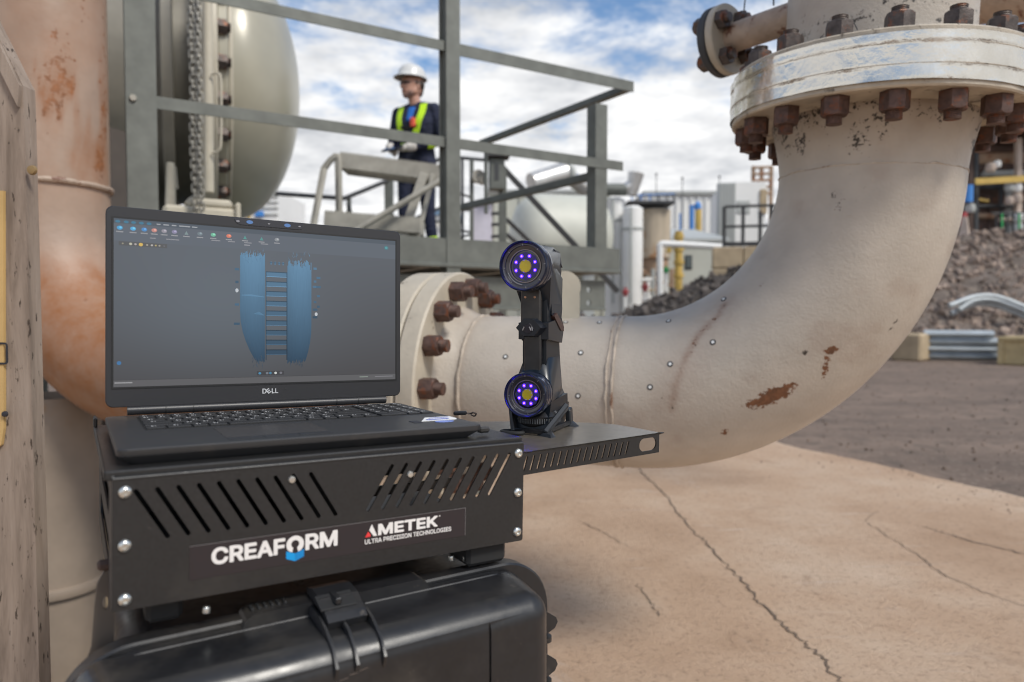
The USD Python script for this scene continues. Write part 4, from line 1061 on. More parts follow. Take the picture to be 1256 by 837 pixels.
# key well and keys: 5 columns of rows, with a number pad
KX0, KX1, KY0, KY1 = .0305, .3560, -.1205, .0015 - .012
obj("key_well", pl(cbox((KX0 + KX1) / 2, (KY0 + KY1) / 2, dz + .0000, KX1 - KX0, KY1 - KY0, .0006, 0)), M["keywell"], lb, smooth=False)
pitch = .01855; rows = 6; rh_ = (KY1 - KY0) / rows
def krow(y0, h, ws, x0, x1):
    tot = sum(ws); x = x0; out = []
    for w_ in ws:
        ww_ = (x1 - x0) * w_ / tot
        out.append((x, y0, ww_, h)); x += ww_
    return out
mx0, mx1, nx0, nx1 = KX0 + .001, KX0 + .2495, KX0 + .2535, KX1 - .001
keys = []
rws = [[1.2, 1.5, 1, 1.2, 5.2, 1.2, 1, 1, 1, 1], [2.25, 1, 1, 1, 1, 1, 1, 1, 1, 1, 1, 2.75], [1.75, 1, 1, 1, 1, 1, 1, 1, 1, 1, 1, 1, 2.25], [1.5, 1, 1, 1, 1, 1, 1, 1, 1, 1, 1, 1, 1, 1.5], [1] * 13 + [2], [1] * 15]
for r_i, ws in enumerate(rws):
    h_ = rh_ * (.72 if r_i == 5 else 1.056)
    y_ = KY0 + rh_ * 1.056 * r_i
    keys += krow(y_, h_, ws, mx0, mx1)
    if r_i < 5:
        keys += krow(y_, h_, [1] * 4 if r_i not in (0,) else [2, 1, 1], nx0, nx1)
    else:
        keys += krow(y_, h_, [1] * 4, nx0, nx1)
for (x, y, w_, h_) in keys:
    g_ = .0022
    kk = cbox(0, 0, 0, w_ - g_, h_ - g_, .0022, .0005)
    kp_ = obj("key", pl(kk, CFr(TLAP, x + w_ / 2, y + h_ / 2, dz + .0009)), M["key"], lb, smooth=False)
    if w_ < .03:
        lg = cat([cbox(-(w_ * .16), h_ * .12, .0012, .0022, .0026, .0002, 0), cbox(-(w_ * .16) + .003, h_ * .10, .0012, .0012, .002, .0002, 0)])
        obj("legend", pl(lg, CFr(TLAP, x + w_ / 2, y + h_ / 2, dz + .0009)), M["legend"], kp_, smooth=False)
obj("touchpad", pl(cbox(.1425, -.1720, dz + .0001, .100, .068, .0006, .0002)), pm("touchpad", (.040, .037, .036), .28), lb, smooth=False)
obj("touchpad_button", pl(cat([cbox(.1425 + k * .0335, -.2165, dz + .0002, .0325, .014, .0006, .0002) for k in (-1, 0, 1)])), M["laptop_bezel"], lb, smooth=False)
stk = obj("sticker", pl(extr(sg.Polygon([(.307, -.186), (.324, -.158), (.368, -.158), (.3515, -.186)]) .intersection(sg.box(.29, -.21, .356, -.15)), .0004, frame([0, 0, dz + .0002], [1, 0, 0], [0, 1, 0], [0, 0, 1]))), M["white"], lb, smooth=False)
bl_ = pm("sticker_blue", (.03, .07, .42), .4)
obj("sticker_print", pl(cat([cbox(.331, -.178, dz + .0008, .028, .005, .0002, 0), cbox(.338, -.166, dz + .0008, .026, .003, .0002, 0)])), bl_, stk, smooth=False)
obj("sticker", pl(cbox(.300, -.186, dz + .0003, .010, .017, .0005, 0)), M["ink"], lb, smooth=False)
obj("sticker", pl(extr(affinity.scale(sg.Point(.331, -.196).buffer(.009), 1.3, .75), .0004, frame([0, 0, dz + .0002], [1, 0, 0], [0, 1, 0], [0, 0, 1]))), pm("sticker_blue_pale", (.20, .28, .62), .4), lb, smooth=False)
# hinge
obj("hinge_bar", pl(cyl([.022, .002, -.0045], [LW - .022, .002, -.0045], .0052, n=20)), M["laptop_bezel"], lap)
for x in (.062, .092, .268, .298):
    obj("hinge_gap", pl(cyl([x - .0006, .002, -.0045], [x + .0006, .002, -.0045], .0056, n=20)), M["keywell"], lap)
# lid
tl = .0269
lidF = LF @ frame([0, 0, 0], [1, 0, 0], [0, math.sin(tl), math.cos(tl)], np.cross([1, 0, 0], [0, math.sin(tl), math.cos(tl)]))   # x right, y up the lid, z towards the viewer
LH = .231
lid = loft([(rrect(.001, .001, LW - .001, LH - .001, .0075), -.0085), (rrect(0, 0, LW, LH, .008), -.0075), (rrect(0, 0, LW, LH, .008), -.0010), (rrect(.0008, .0008, LW - .0008, LH - .0008, .0078), 0)])
ld_ = obj("lid", put(lid, lidF), M["laptop_bezel"], lap, smooth=25)
SX0, SX1, SY0, SY1 = .0079, .3521, .0235, .2171
def lidbox(x0, y0, x1, y1, z0, z1, c=0): return put(cbox((x0 + x1) / 2, (y0 + y1) / 2, (z0 + z1) / 2, x1 - x0, y1 - y0, z1 - z0, c), lidF)
obj("screen_gasket", cat([lidbox(SX0 - .002, SY0 - .002, SX1 + .002, SY0, .0001, .0009), lidbox(SX0 - .002, SY1, SX1 + .002, SY1 + .002, .0001, .0009), lidbox(SX0 - .002, SY0, SX0, SY1, .0001, .0009), lidbox(SX1, SY0, SX1 + .002, SY1, .0001, .0009)]), M["keywell"], ld_, smooth=False)
# picture shown by the screen: flat coloured shapes, colour per vertex
pv, pf, pc = [], [], []
_lay = [0]
def quad(pts_, cols, lay=None):
    n = len(pv); k = len(pts_); z_ = .0003 + .00004 * (_lay[0] if lay is None else lay)
    cols = [cols] * k if np.ndim(cols) == 1 else cols
    for p_, c_ in zip(pts_, cols):
        pv.append((p_[0], p_[1], z_)); pc.append(c_)
    for i in range(1, k - 1): pf.append((n, n + i, n + i + 1))
def rect(x0, y0, x1, y1, c, lay=None): quad([(x0 / 1e3, y0 / 1e3), (x1 / 1e3, y0 / 1e3), (x1 / 1e3, y1 / 1e3), (x0 / 1e3, y1 / 1e3)], c, lay)
def oval(x, y, rx, ry, c, n=12, lay=None): quad([((x + rx * math.cos(q)) / 1e3, (y + ry * math.sin(q)) / 1e3) for q in np.arange(n) / n * 2 * math.pi], c, lay)
sc3 = lambda r_, g_, b_: np.array([r_, g_, b_])
# backdrop gradient: lighter blue-grey in the middle, darker at the bottom and right
NX, NY = 28, 18
xs_, ys_ = np.linspace(7.9, 352.1, NX), np.linspace(23.5, 217.1, NY)
def bgc(x, y):
    t = (y - 23.5) / 193.6; s_ = (x - 7.9) / 344.2
    top_, bot_ = sc3(.130, .145, .168), sc3(.070, .067, .070)
    glow = math.exp(-((s_ - .33) / .38) ** 2 - ((t - .45) / .42) ** 2)
    return bot_ * (1 - t) + top_ * t + sc3(.035, .052, .066) * glow
for i in range(NX - 1):
    for j in range(NY - 1):
        quad([(xs_[a] / 1e3, ys_[b] / 1e3) for a, b in ((i, j), (i + 1, j), (i + 1, j + 1), (i, j + 1))], [bgc(xs_[a], ys_[b]) for a, b in ((i, j), (i + 1, j), (i + 1, j + 1), (i, j + 1))], 0)
rect(7.9, 191.5, 352.1, 217.1, sc3(.138, .158, .190), 1)
rect(7.9, 23.5, 352.1, 31.0, sc3(.125, .124, .130), 1)
rect(7.9, 31.0, 352.1, 31.5, sc3(.06, .06, .065), 2)
rect(7.9, 211.5, 352.1, 217.1, sc3(.10, .122, .15), 2)
# menu words and tool icons
for k, x in enumerate((12, 20.5, 28, 36, 44)):
    oval(x, 213.6, 2.6, 1.6, sc3(.07, .22, .34), lay=3)
for x, w_ in ((52, 4), (59, 6), (68, 5), (76, 12), (90, 6)): rect(x, 213.2, x + w_, 214.4, sc3(.45, .47, .50), 3)
ic = [(14, sc3(.10, .42, .75)), (27.5, sc3(.12, .45, .80)), (39, sc3(.10, .30, .62)), (49.5, sc3(.65, .30, .26)), (60, sc3(.35, .33, .38)), (71, sc3(.30, .28, .42)), (84, sc3(.25, .33, .34)), (99, sc3(.20, .25, .28)), (114, sc3(.20, .55, .38)), (132, sc3(.80, .24, .16)), (151, sc3(.12, .36, .33)), (171, sc3(.12, .34, .32)), (190, sc3(.30, .32, .34))]
for x, c in ic:
    if x in (84, 151, 171): quad([((x - 2.2) / 1e3, .2040), ((x + 2.2) / 1e3, .2040), (x / 1e3, .2085)], c, 3)
    else: oval(x, 206.4, 3.0, 2.3, c, lay=3); oval(x + .8, 207.0, 1.3, 1.1, np.minimum(c * 1.5 + .05, 1), lay=4)
    rect(x - 3.6, 201.4, x + 3.6, 202.4, sc3(.42, .42, .44), 3)
for x, w_ in ((45, 6), (62, 14), (112, 10), (131, 8), (150, 9), (170, 9)): rect(x, 196.5 + (2.6 if x > 100 else 0), x + w_, 197.5 + (2.6 if x > 100 else 0), sc3(.36, .36, .39), 3)
rect(150, 196.2, 157, 197.2, sc3(.42, .42, .45), 3)
rect(13, 186.3, 63, 191.0, sc3(.115, .118, .122), 3)
for x, r_, c in ((17, 1.0, sc3(.35, .33, .25)), (25, 1.6, sc3(.62, .60, .48)), (30, 1.3, sc3(.50, .45, .45)), (35.5, 2.2, sc3(.80, .55, .14)), (42, 1.1, sc3(.45, .42, .35)), (47, 1.2, sc3(.55, .52, .50)), (51, 1.0, sc3(.55, .45, .2)), (55, 1.1, sc3(.40, .38, .34)), (60, 1.0, sc3(.18, .18, .2))): oval(x, 188.6, r_, r_ * .9, c, lay=4)
oval(338.5, 206.5, 3.4, 3.0, sc3(.10, .22, .25), lay=3); oval(338.5, 206.5, 1.9, 1.7, sc3(.12, .38, .42), lay=4)
oval(13.5, 51, 2.3, 2.3, sc3(.06, .20, .42), lay=3)
rect(9, 27.6, 27, 28.9, sc3(.38, .38, .39), 3)
rect(300, 27.4, 312, 28.4, sc3(.32, .38, .33), 3); rect(322, 27.4, 348, 28.4, sc3(.26, .26, .28), 3)
# scan of a tyre-like wheel: two ragged blue bands joined by rungs
def blue(y, s_=1.0):
    t = np.clip((y - 48) / 140, 0, 1)
    return (sc3(.020, .060, .110) * (1 - t) + sc3(.15, .31, .48) * t) * s_
r7 = np.random.default_rng(11)
def band(left, right, ys, ragtop, ragbot):
    n = 34
    for k in range(n):
        s0, s1 = k / n, (k + 1) / n
        tp, bt = ys[1] + r7.normal() * .5 - ragtop * abs(r7.normal()) * .6, ys[0] + ragbot * abs(r7.normal()) * .6
        # keep inside the outline: skip where the side curve cuts the column off
        col_y = np.linspace(bt, tp, 12)
        for a_, b_ in zip(col_y[:-1], col_y[1:]):
            xa0, xa1 = left(a_) + (right(a_) - left(a_)) * s0, left(a_) + (right(a_) - left(a_)) * s1
            xb0, xb1 = left(b_) + (right(b_) - left(b_)) * s0, left(b_) + (right(b_) - left(b_)) * s1
            sh = .90 + .12 * math.sin(s0 * 3) + r7.normal() * .018
            quad([(xa0 / 1e3, a_ / 1e3), (xa1 / 1e3, a_ / 1e3), (xb1 / 1e3, b_ / 1e3), (xb0 / 1e3, b_ / 1e3)], [blue(a_, sh), blue(a_, sh), blue(b_, sh), blue(b_, sh)], 4)
band(lambda y: 145.2 + 22 * max(0, (112 - y) / 66) ** 1.9, lambda y: 175.2, (49, 188), 5, 6)
band(lambda y: 203.2, lambda y: 234.2 - 9 * max(0, (95 - y) / 48) ** 1.9, (47.5, 182), 9, 4)
for k in range(9):
    y0 = 163.5 - k * 12.4
    rect(176.5, y0 - 4.6, 202.5, y0 + .4, blue(y0, .85), 4); rect(176.5, y0 + .4, 202.5, y0 + 1.6, blue(y0, .38), 5); rect(176.5, y0 - 5.2, 202.5, y0 - 4.6, np.minimum(blue(y0, 1.6), 1), 5)
    rect(176.2, y0 - 12, 177.2, y0 + 1.5, blue(y0, .5), 5); rect(202.0, y0 - 12, 203.2, y0 + 1.5, blue(y0, .4), 5)
for k in range(70):
    x = r7.choice([r7.uniform(147, 174), r7.uniform(204, 232)]); y = r7.uniform(172, 190); l_ = r7.uniform(2, 6)
    quad([(x / 1e3, y / 1e3), ((x + .5) / 1e3, y / 1e3), ((x + r7.normal() * 1.5) / 1e3, (y + l_) / 1e3)], blue(185, r7.uniform(.5, 1.25)), 5)
for k in range(60):
    x = r7.choice([r7.uniform(160, 174), r7.uniform(204, 222)]); y = r7.uniform(46, 58); l_ = r7.uniform(2, 6)
    quad([(x / 1e3, y / 1e3), ((x + .5) / 1e3, y / 1e3), ((x + r7.normal() * 1.5) / 1e3, (y - l_) / 1e3)], blue(60, r7.uniform(.5, 1.1)), 5)
for x in (182, 187, 192, 197): rect(x, 174, x + 1.6, 178, blue(170, .8), 4); rect(x - 1, 176, x + 2.6, 177, blue(170, .5), 5)
for x, ys in ((141.5, (166, 150, 140, 122, 98)), (239, (172, 155, 148, 128, 118, 108)), (243.5, (160, 148, 136, 122))):
    for y in ys:
        w_ = 1.6 + r7.random() * 1.8; rect(x - w_, y - 1.5, x + w_, y + 1.4, blue(y, r7.uniform(.45, .9)), 4)
for x, y in ((141.5, 139.5), (240.5, 112)): oval(x, y, 2, 2.6, sc3(.62, .66, .70), 7, lay=5)
quad([(.147, .1335), (.158, .1345), (.1745, .1320), (.1745, .1327), (.158, .1352), (.147, .1342)], blue(170, 1.05), 6)
quad([(.162, .1105), (.168, .113), (.174, .109), (.174, .1096), (.168, .1136), (.162, .1111)], blue(150, 1.0), 6)
rect(165.5, 33.2, 199, 38.4, sc3(.055, .057, .062), 3)
for x, c in ((169, sc3(.08, .30, .5)), (178, sc3(.2, .22, .26)), (182, sc3(.08, .25, .4)), (188.5, sc3(.70, .72, .70)), (195, sc3(.2, .2, .23))): oval(x, 35.8, 1.7, 1.5, c, lay=4)
scr_mat = usdkit.material(stage, L + "lit_screen", {"at": ("attribute", {"attribute": "wear"}), "p": ("principled_bsdf", {"base_color": (.012, .012, .013), "roughness": .30, "specular_ior_level": .20, "emission_strength": .66})},
    [("at.color", "p.emission_color")], surface="p.BSDF")
obj("screen", put(trimesh.Trimesh(np.array(pv), np.array(pf), process=False), lidF), scr_mat, ld_, attr=np.array(pc))
# camera strip and maker's lettering
strip = sg.Polygon([(.1385, .2283), (.1415, .2305 - .001), (.220, .2295), (.2236, .2283), (.222, .2235), (.218, .2222), (.146, .2222), (.141, .2240)]).buffer(.0004)
obj("camera_strip", extr(strip, .0006, lidF @ frame([0, 0, .0001], [1, 0, 0], [0, 1, 0], [0, 0, 1])), M["glassdark"], ld_, smooth=False)
camr = [(.1425, .0016, "silver"), (.1565, .0030, "blueglint"), (.180, .0011, "silver"), (.203, .0030, "blueglint"), (.2185, .0012, "silver")]
blueglint = pm("blue_lens_glint", (.10, .20, .42), .12, .3)
for x, r_, mt in camr:
    obj("camera_lens", extr(affinity.scale(sg.Point(x, .2257).buffer(r_), 1.35, .75), .0004, lidF @ frame([0, 0, .0008], [1, 0, 0], [0, 1, 0], [0, 0, 1])), blueglint if mt == "blueglint" else M["silver"], ld_, smooth=False)
def text_on(s, x, y, w_, h_, F_, mat, parent, name="lettering", bold=True, z=.0, depth=.0004, shear=0.0, heavy=0.0):
    m_ = meshkit.text_mesh(s, 1.0, .05, bold)
    if heavy:
        sec = m_.section(plane_origin=[0, 0, .025], plane_normal=[0, 0, 1]); T2 = np.eye(4); T2[2, 3] = -.025
        p2 = sec.to_2D(to_2D=T2)[0]
        m_ = extr(shapely.ops.unary_union([g_.buffer(heavy, join_style=2, mitre_limit=2) for g_ in p2.polygons_full]).simplify(.006), .05)
    b_ = m_.bounds
    m_.apply_translation([-b_[0][0], -b_[0][1], 0]); S = np.diag([w_ / (b_[1][0] - b_[0][0]), h_ / (b_[1][1] - b_[0][1]), depth / .05, 1.0]); S[0, 1] = shear
    m_.apply_transform(S); m_.apply_translation([x, y, z])
    return obj(name, put(m_, F_), mat, parent, smooth=False)
def glyph(polys, F_, mat, parent, name="lettering", z=0.0, depth=.0004):
    return obj(name, extr(shapely.ops.unary_union(polys), depth, F_ @ frame([0, 0, z], [1, 0, 0], [0, 1, 0], [0, 0, 1])), mat, parent, smooth=False)
silverprint = pm("silver_print", (.62, .63, .64), .3, .3)
ly, lh = .0100, .0062
text_on("D", .1722, ly, .0050, lh, lidF, silverprint, ld_, z=.0002)
Eg = sg.box(0, 0, .0011, .0058).union(sg.box(0, 0, .0046, .0011)).union(sg.box(0, .00235, .0043, .00345)).union(sg.box(0, .0047, .0046, .0058))
glyph([affinity.translate(affinity.rotate(Eg, 38, origin=(.0023, .0029)), .1775, ly + .0002)], lidF, silverprint, ld_, z=.0002)
text_on("LL", .1838, ly, .0078, lh, lidF, silverprint, ld_, z=.0002)
obj("status_mark", lidbox(.200, .0145, .2022, .0165, .0002, .0004), M["laptop"], ld_, smooth=False)
# cable dongle at the right edge of the base
dg = thing("usb_dongle", RC @ V(.366, -.10, -.02) + TLAP, "small black plug with a loop of cord sticking out beyond the laptop's right edge", "plug")
q0, q1 = at(557, 507, .93), at(572, 506.5, .93)
obj("plug", cbox(0, 0, 0, np.linalg.norm(q1 - q0) * 1.1, .009, .005, .0015, frame((q0 + q1) / 2, unit(q1 - q0), unit(np.cross(UP, q1 - q0)), UP)), M["blackplastic"], dg)
obj("cord", tube(smoothpath([at(572, 507, .93), at(577, 507.5, .93), at(580, 506.5, .925), at(584, 507.5, .925), at(582, 510.5, .93), at(578, 509, .935)], 6), .0011, 8), M["nut_dark"], dg)
dg2 = thing("cable_plug", at(594, 526, .80), "black plug poking out below the laptop's right front corner", "plug")
obj("plug", cbox(0, 0, 0, .014, .010, .007, .002, CFr(at(592.5, 527, .805))), M["blackplastic"], dg2)

# ================================================================== BLACK STAND BOX WITH SWING-OUT SHELF
BF = CFr(TBOX)                 # x along the front, y back, z up; origin at the top left front corner
BW, BH, BD = .4061, .111, .315
frontF = BF @ frame([0, 0, 0], [1, 0, 0], [0, 0, 1], [0, -1, 0])     # x right, y up, z towards the viewer
stand = thing("laptop_stand_box", RC @ V(BW / 2, BD / 2, -BH) + TBOX, "black sheet-metal stand box with slotted front and white lettering under the laptop", "stand")
fp = rrect(0, -BH, BW, 0, .0025)
slots = []
for k in range(10):
    x = .0166 + k * .01635; slots.append(sg.LineString([(x + .001, -.0115), (x + .0253, -.0530)]).buffer(.0019, quad_segs=4))
for k in range(10):
    x = .2480 + k * .01555; slots.append(sg.LineString([(x - .0008, -.0115), (x - .0262, -.0530)]).buffer(.0019, quad_segs=4))
fp = fp.difference(shapely.ops.unary_union(slots))
front = obj("front_panel", extr(fp, .002, frontF @ frame([0, 0, -.002], [1, 0, 0], [0, 1, 0], [0, 0, 1])), M["blacksheet"], stand, smooth=False)
obj("bend_edge", put(cyl([.001, .0018, -.0006], [BW - .001, .0018, -.0006], .0022, n=16), BF), M["blacksheet"], stand)
# lid plate with rolled front edge, a little above the front panel
tz = .0055
obj("top_plate", put(cbox(BW / 2 - .002, BD / 2 + .003, tz - .001, BW + .006, BD - .008, .0024, .001), BF), M["blacksheet"], stand)
obj("top_front_lip", put(cat([cbox(BW / 2 - .002, .0055, tz - .0035, BW + .006, .0022, .0075, .0009), ]), BF), M["blacksheet"], stand)
obj("side_lip", put(cat([cbox(-.005, BD / 2, tz - .003, .0022, BD - .01, .008, .0009), cbox(-.0045, BD - .012, tz + .006, .004, .03, .012, .0018)]), BF), M["blacksheet"], stand)
sidepoly = rrect(.002, -BH, BD, .003, .003).difference(affinity.scale(sg.LineString([(.06, -.03), (.25, -.03)]).buffer(.012), 1, 1)).difference(sg.LineString([(.06, -.075), (.25, -.075)]).buffer(.012))
obj("side_panel", extr(sidepoly, .002, BF @ frame([.000, 0, 0], [0, 1, 0], [0, 0, 1], [1, 0, 0])), M["blacksheet"], stand, smooth=False)
obj("bottom_plate", put(cbox(BW / 2, BD / 2 + .02, -BH + .004, BW - .01, BD - .05, .002, .0008), BF), M["blacksheet"], stand)
obj("rear_post", put(cat([cbox(BW - .006, BD - .01, -BH / 2, .012, .012, BH - .006, .001), cbox(BW * .55, BD - .01, -BH / 2, .02, .004, BH - .006, .001)]), BF), M["blacksheet"], stand)
obj("back_rail", put(cbox(BW * .3, BD - .004, -BH / 2, BW * .6, .002, BH - .006, .0008), BF), M["blacksheet"], stand)
obj("divider_plate", put(cbox(.212, BD / 2, -BH / 2, .002, BD - .03, BH - .008, .0008), BF), M["blacksheet"], stand)
obj("drawer_rail", put(cat([cbox(BW * .74, .10, -.036, BW * .5, .006, .014, .001), cbox(BW * .74, .16, -.075, BW * .5, .006, .012, .001), cbox(BW * .60, .20, -.055, .012, .2, .012, .001)]), BF), M["blackplastic"], stand)
for (x, z) in ((.0097, -.0113), (.0095, -.0563), (.0097, -.1018), (.3987, -.0112), (.3985, -.0556), (.3984, -.1002)):
    sF = frontF @ frame([x, z, 0], [1, 0, 0], [0, 1, 0], [0, 0, 1])
    s_ = obj("screw", lathe([(.0052, 0), (.0052, .0008), (.0046, .0020), (.0032, .0029), (.0022, .0031), (.0022, .0016), (0, .0016)], sF, 24), M["zinc"], stand, smooth=40)
for (x, z) in ((.1469, -.0150), (.2669, -.0220)):
    obj("slot_screw", lathe([(.0036, -.001), (.0036, .0006), (.0028, .0018), (0, .0022)], frontF @ frame([x, z, 0], [1, 0, 0], [0, 1, 0], [0, 0, 1]), 18), M["zinc"], stand, smooth=40)
# label with lettering
lbl = obj("label", extr(sg.box(.0592, -.0945, .3320, -.0645), .0003, frontF @ frame([0, 0, .0001], [1, 0, 0], [0, 1, 0], [0, 0, 1])), M["label"], front, smooth=False, label="dark label strip with two white logos on the black front panel")
le = [(.0592, -.0649, .3320, -.0645), (.3316, -.0945, .3320, -.0645)]
obj("label_edge", cat([put(cbox((a + c) / 2, (b + d) / 2, .0005, c - a, d - b, .0002, 0), frontF) for a, b, c, d in le]), M["labeledge"], lbl, smooth=False)
zf = .0005
text_on("CREAF", .0770, -.0840, .0640, .0152, frontF, M["whiteprint"], lbl, z=zf, heavy=.028)
ring = affinity.scale(sg.Point(0, 0).buffer(.0080, quad_segs=16), 1.02, 1.0)
key_ = sg.Point(0, .0002).buffer(.0037).union(sg.Polygon([(-.0017, -.002), (.0017, -.002), (.0030, -.009), (-.0030, -.009)]))
cut = sg.Polygon([(-.010, -.0048), (0, -.0080), (.010, -.0048), (.010, -.012), (-.010, -.012)])
glyph([affinity.translate(ring.difference(key_).difference(cut), .1503, -.0763)], frontF, M["whiteprint"], lbl, z=zf)
c0x, c0y = .1503, -.0763
glyph([sg.Polygon([(c0x - .0083, c0y - .0056), (c0x, c0y - .0087), (c0x, c0y - .0160), (c0x - .0083, c0y - .0126)])], frontF, M["blueprint"], lbl, name="blue_box", z=zf)
glyph([sg.Polygon([(c0x + .0001, c0y - .0087), (c0x + .0083, c0y - .0056), (c0x + .0083, c0y - .0126), (c0x + .0001, c0y - .0160)])], frontF, M["blueprint2"], lbl, name="blue_box", z=zf)
text_on("RM", .1598, -.0836, .0312, .0152, frontF, M["whiteprint"], lbl, z=zf, heavy=.028)
# AMETEK: the A is a slanted white stroke with a red foot
ax_, ay_ = .2190, -.0800
glyph([sg.Polygon([(ax_ + .0042, ay_ + .0066), (ax_ + .0066, ay_ + .0116), (ax_ + .0072, ay_ + .0116), (ax_ + .0125, ay_), (ax_ + .0088, ay_)])], frontF, M["whiteprint"], lbl, z=zf)
glyph([sg.Polygon([(ax_, ay_), (ax_ + .0052, ay_), (ax_ + .0058, ay_ + .0018), (ax_ + .0030, ay_ + .0052)])], frontF, M["redprint"], lbl, name="red_triangle", z=zf)
text_on("METEK", ax_ + .0135, ay_, .0660, .0114, frontF, M["whiteprint"], lbl, z=zf, heavy=.030)
glyph([sg.Point(.3008, -.0693).buffer(.0008).difference(sg.Point(.3008, -.0693).buffer(.0005))], frontF, M["whiteprint"], lbl, z=zf)
text_on("ULTRA PRECISION TECHNOLOGIES", .2187, -.0870, .0960, .0046, frontF, M["whiteprint"], lbl, z=zf, bold=True)
# feet
obj("foot", put(cat([cbox(.042, .036, -BH - .012, .030, .03, .024, .004)]), BF), M["rubber"], stand)
obj("foot", put(cbox(BW - .040, .035, -BH - .012, .05, .05, .024, .004), BF), M["rubber"], stand)
for k, (x, y) in enumerate(((.075, .012), (BW - .075, .03), (BW - .062, .02))):
    obj("foot_bolt", put(lathe([(0, .003), (.0025, .0025), (.0035, .001), (.0035, -.003), (0, -.003)], frame([x, y, -BH - .016], [1, 0, 0], [0, 1, 0], [0, 0, 1]), 16), BF), M["zinc"], stand, smooth=40)
obj("back_foot", put(cat([cbox(.045, BD - .04, -BH - .012, .05, .05, .024, .004), cbox(BW - .04, BD - .04, -BH - .012, .05, .05, .024, .004)]), BF), M["rubber"], stand)

# swing-out shelf
SHZ = EYE - .158
sp = [V(.0085, .8020), V(.2015, .9444), V(.1750, .9850), V(.1491, 1.0180), V(.1200, 1.0320), V(.0873, 1.0398), V(.0147, 1.047), V(-.10, 1.045), V(-.17, .99), V(-.06, .83)]
shpoly = sg.Polygon([tuple(p) for p in sp])
shelf_mat = pm("shelf_top_finish", (.105, .090, .072), .24, 0, var=(60, .15), spec=1.0)
sh = obj("shelf", extr(shpoly, .002, frame([0, 0, SHZ - .002], [1, 0, 0], [0, 1, 0], [0, 0, 1])), shelf_mat, stand, smooth=False, label="swing-out shelf holding the scanner, slotted front flange")
fu = unit(V(.2015 - .0085, .9444 - .8020, 0)); fl_ = np.linalg.norm(V(.193, .1424)); fn = V(fu[1], -fu[0], 0)
fh_ = .0262
fpoly = sg.Polygon([(0, 0), (fl_, 0), (fl_ - .0035, -.0012), (fl_ - .004, -fh_), (0, -fh_ + .0)])
for k in range(17):
    x = .006 + k * .0104
    fpoly = fpoly.difference(sg.LineString([(x, -fh_ + .0055), (x + .0052, -.0058)]).buffer(.00135))
fpoly = fpoly.difference(sg.LineString([(fl_ - .0335, -fh_ / 2), (fl_ - .0180, -fh_ / 2)]).buffer(.0086))
fpoly = max(getattr(fpoly, "geoms", [fpoly]), key=lambda g_: g_.area)
obj("flange", extr(fpoly, .002, frame(V(.0085, .8020, SHZ) - fn * .002, fu, UP, fn)), M["blacksheet"], sh, smooth=False)
obj("tip_tab", extr(sg.Polygon([(fl_ - .004, 0), (fl_ + .006, 0), (fl_ + .006, -.0012), (fl_ - .004, -.002)]), .004, frame(V(.0085, .8020, SHZ) - fn * .004, fu, UP, fn)), M["blacksheet"], sh, smooth=False)

# ================================================================== HARD CASE UNDER THE STAND
def onfront(px, py, y):
    """Stand coordinates of a sight line's crossing with the plane y = const of the stand."""
    o = TBOX + RC @ V(0, y, 0); n_ = RC[:, 1]; d = ray(px, py); cpos = V(0, 0, EYE)
    return RC.T @ (cpos + d * ((n_ @ (o - cpos)) / (n_ @ d)) - TBOX)
case = thing("hard_case", (RC @ V(.18, .06, 0) + TBOX) * V(1, 1, 0), "black ribbed hard transport case standing upright under the slotted stand", "case")
BF0 = BF
BF = BF0 @ frame([.2, 0, 0], [math.cos(.0175), 0, math.sin(.0175)], [0, 1, 0], [-math.sin(.0175), 0, math.cos(.0175)]) @ frame([-.2, 0, 0], [1, 0, 0], [0, 1, 0], [0, 0, 1])      # the case leans a touch
ZB = -(TBOX[2] - .03)                       # local height of the case foot
r0 = .026
X0, X1, YF, ZT = -.026, .396, -.077, -.1475
def pt(x, y, z): return V(x, y, z)
def caseput(m): return put(m, BF)
cor = []
for x in (X0 + r0, X1 - r0):
    for z in (ZT - r0, ZB + r0):
        cor.append((pt(x, YF + r0, z), r0))
        cor.append((pt(x + (-.008 if x < .1 else .008), -.002, z + (.003 if z > -.3 else -.003)), r0 * .95))
lidm = hull(cor, 40)
def mbox(x0, y0, z0, x1, y1, z1): return manifold3d.Manifold.cube([x1 - x0, y1 - y0, z1 - z0]).translate([x0, y0, z0])
lidm = lidm - mbox(-.2, .004, -2, .6, .2, 0)
lidm = lidm - mbox(.3155, YF - .02, -2, .3180, YF + .0028, ZT - .006)
lidm = lidm - mbox(.042, YF - .02, -2, .0445, YF + .0020, ZT - .012)
obj("case_lid", caseput(lidm), M["blackplastic"], case, smooth=28)
def xz_ring(x0, x1, zt, rr_, y0, y1, ch=.002):
    p0 = sg.box(x0 + rr_, ZB + rr_, x1 - rr_, zt - rr_).buffer(rr_, quad_segs=10)
    q0 = sg.box(x0 + rr_, ZB + rr_, x1 - rr_, zt - rr_).buffer(rr_ - ch, quad_segs=10)
    return loft([(q0, -y1), (p0, -y1 + ch), (p0, -y0 - ch), (q0, -y0)])
XZ = BF @ frame([0, 0, 0], [1, 0, 0], [0, 0, 1], [0, -1, 0])
rimA = put(xz_ring(-.020, .404, -.1448, .042, -.005, .008), XZ)
rimB = put(xz_ring(-.046, .446, -.1405, .062, .008, .030), XZ)
obj("front_rim", rimA, M["blackplastic"], case, smooth=35)
obj("parting_rim", rimB, M["blackplastic"], case, smooth=35)
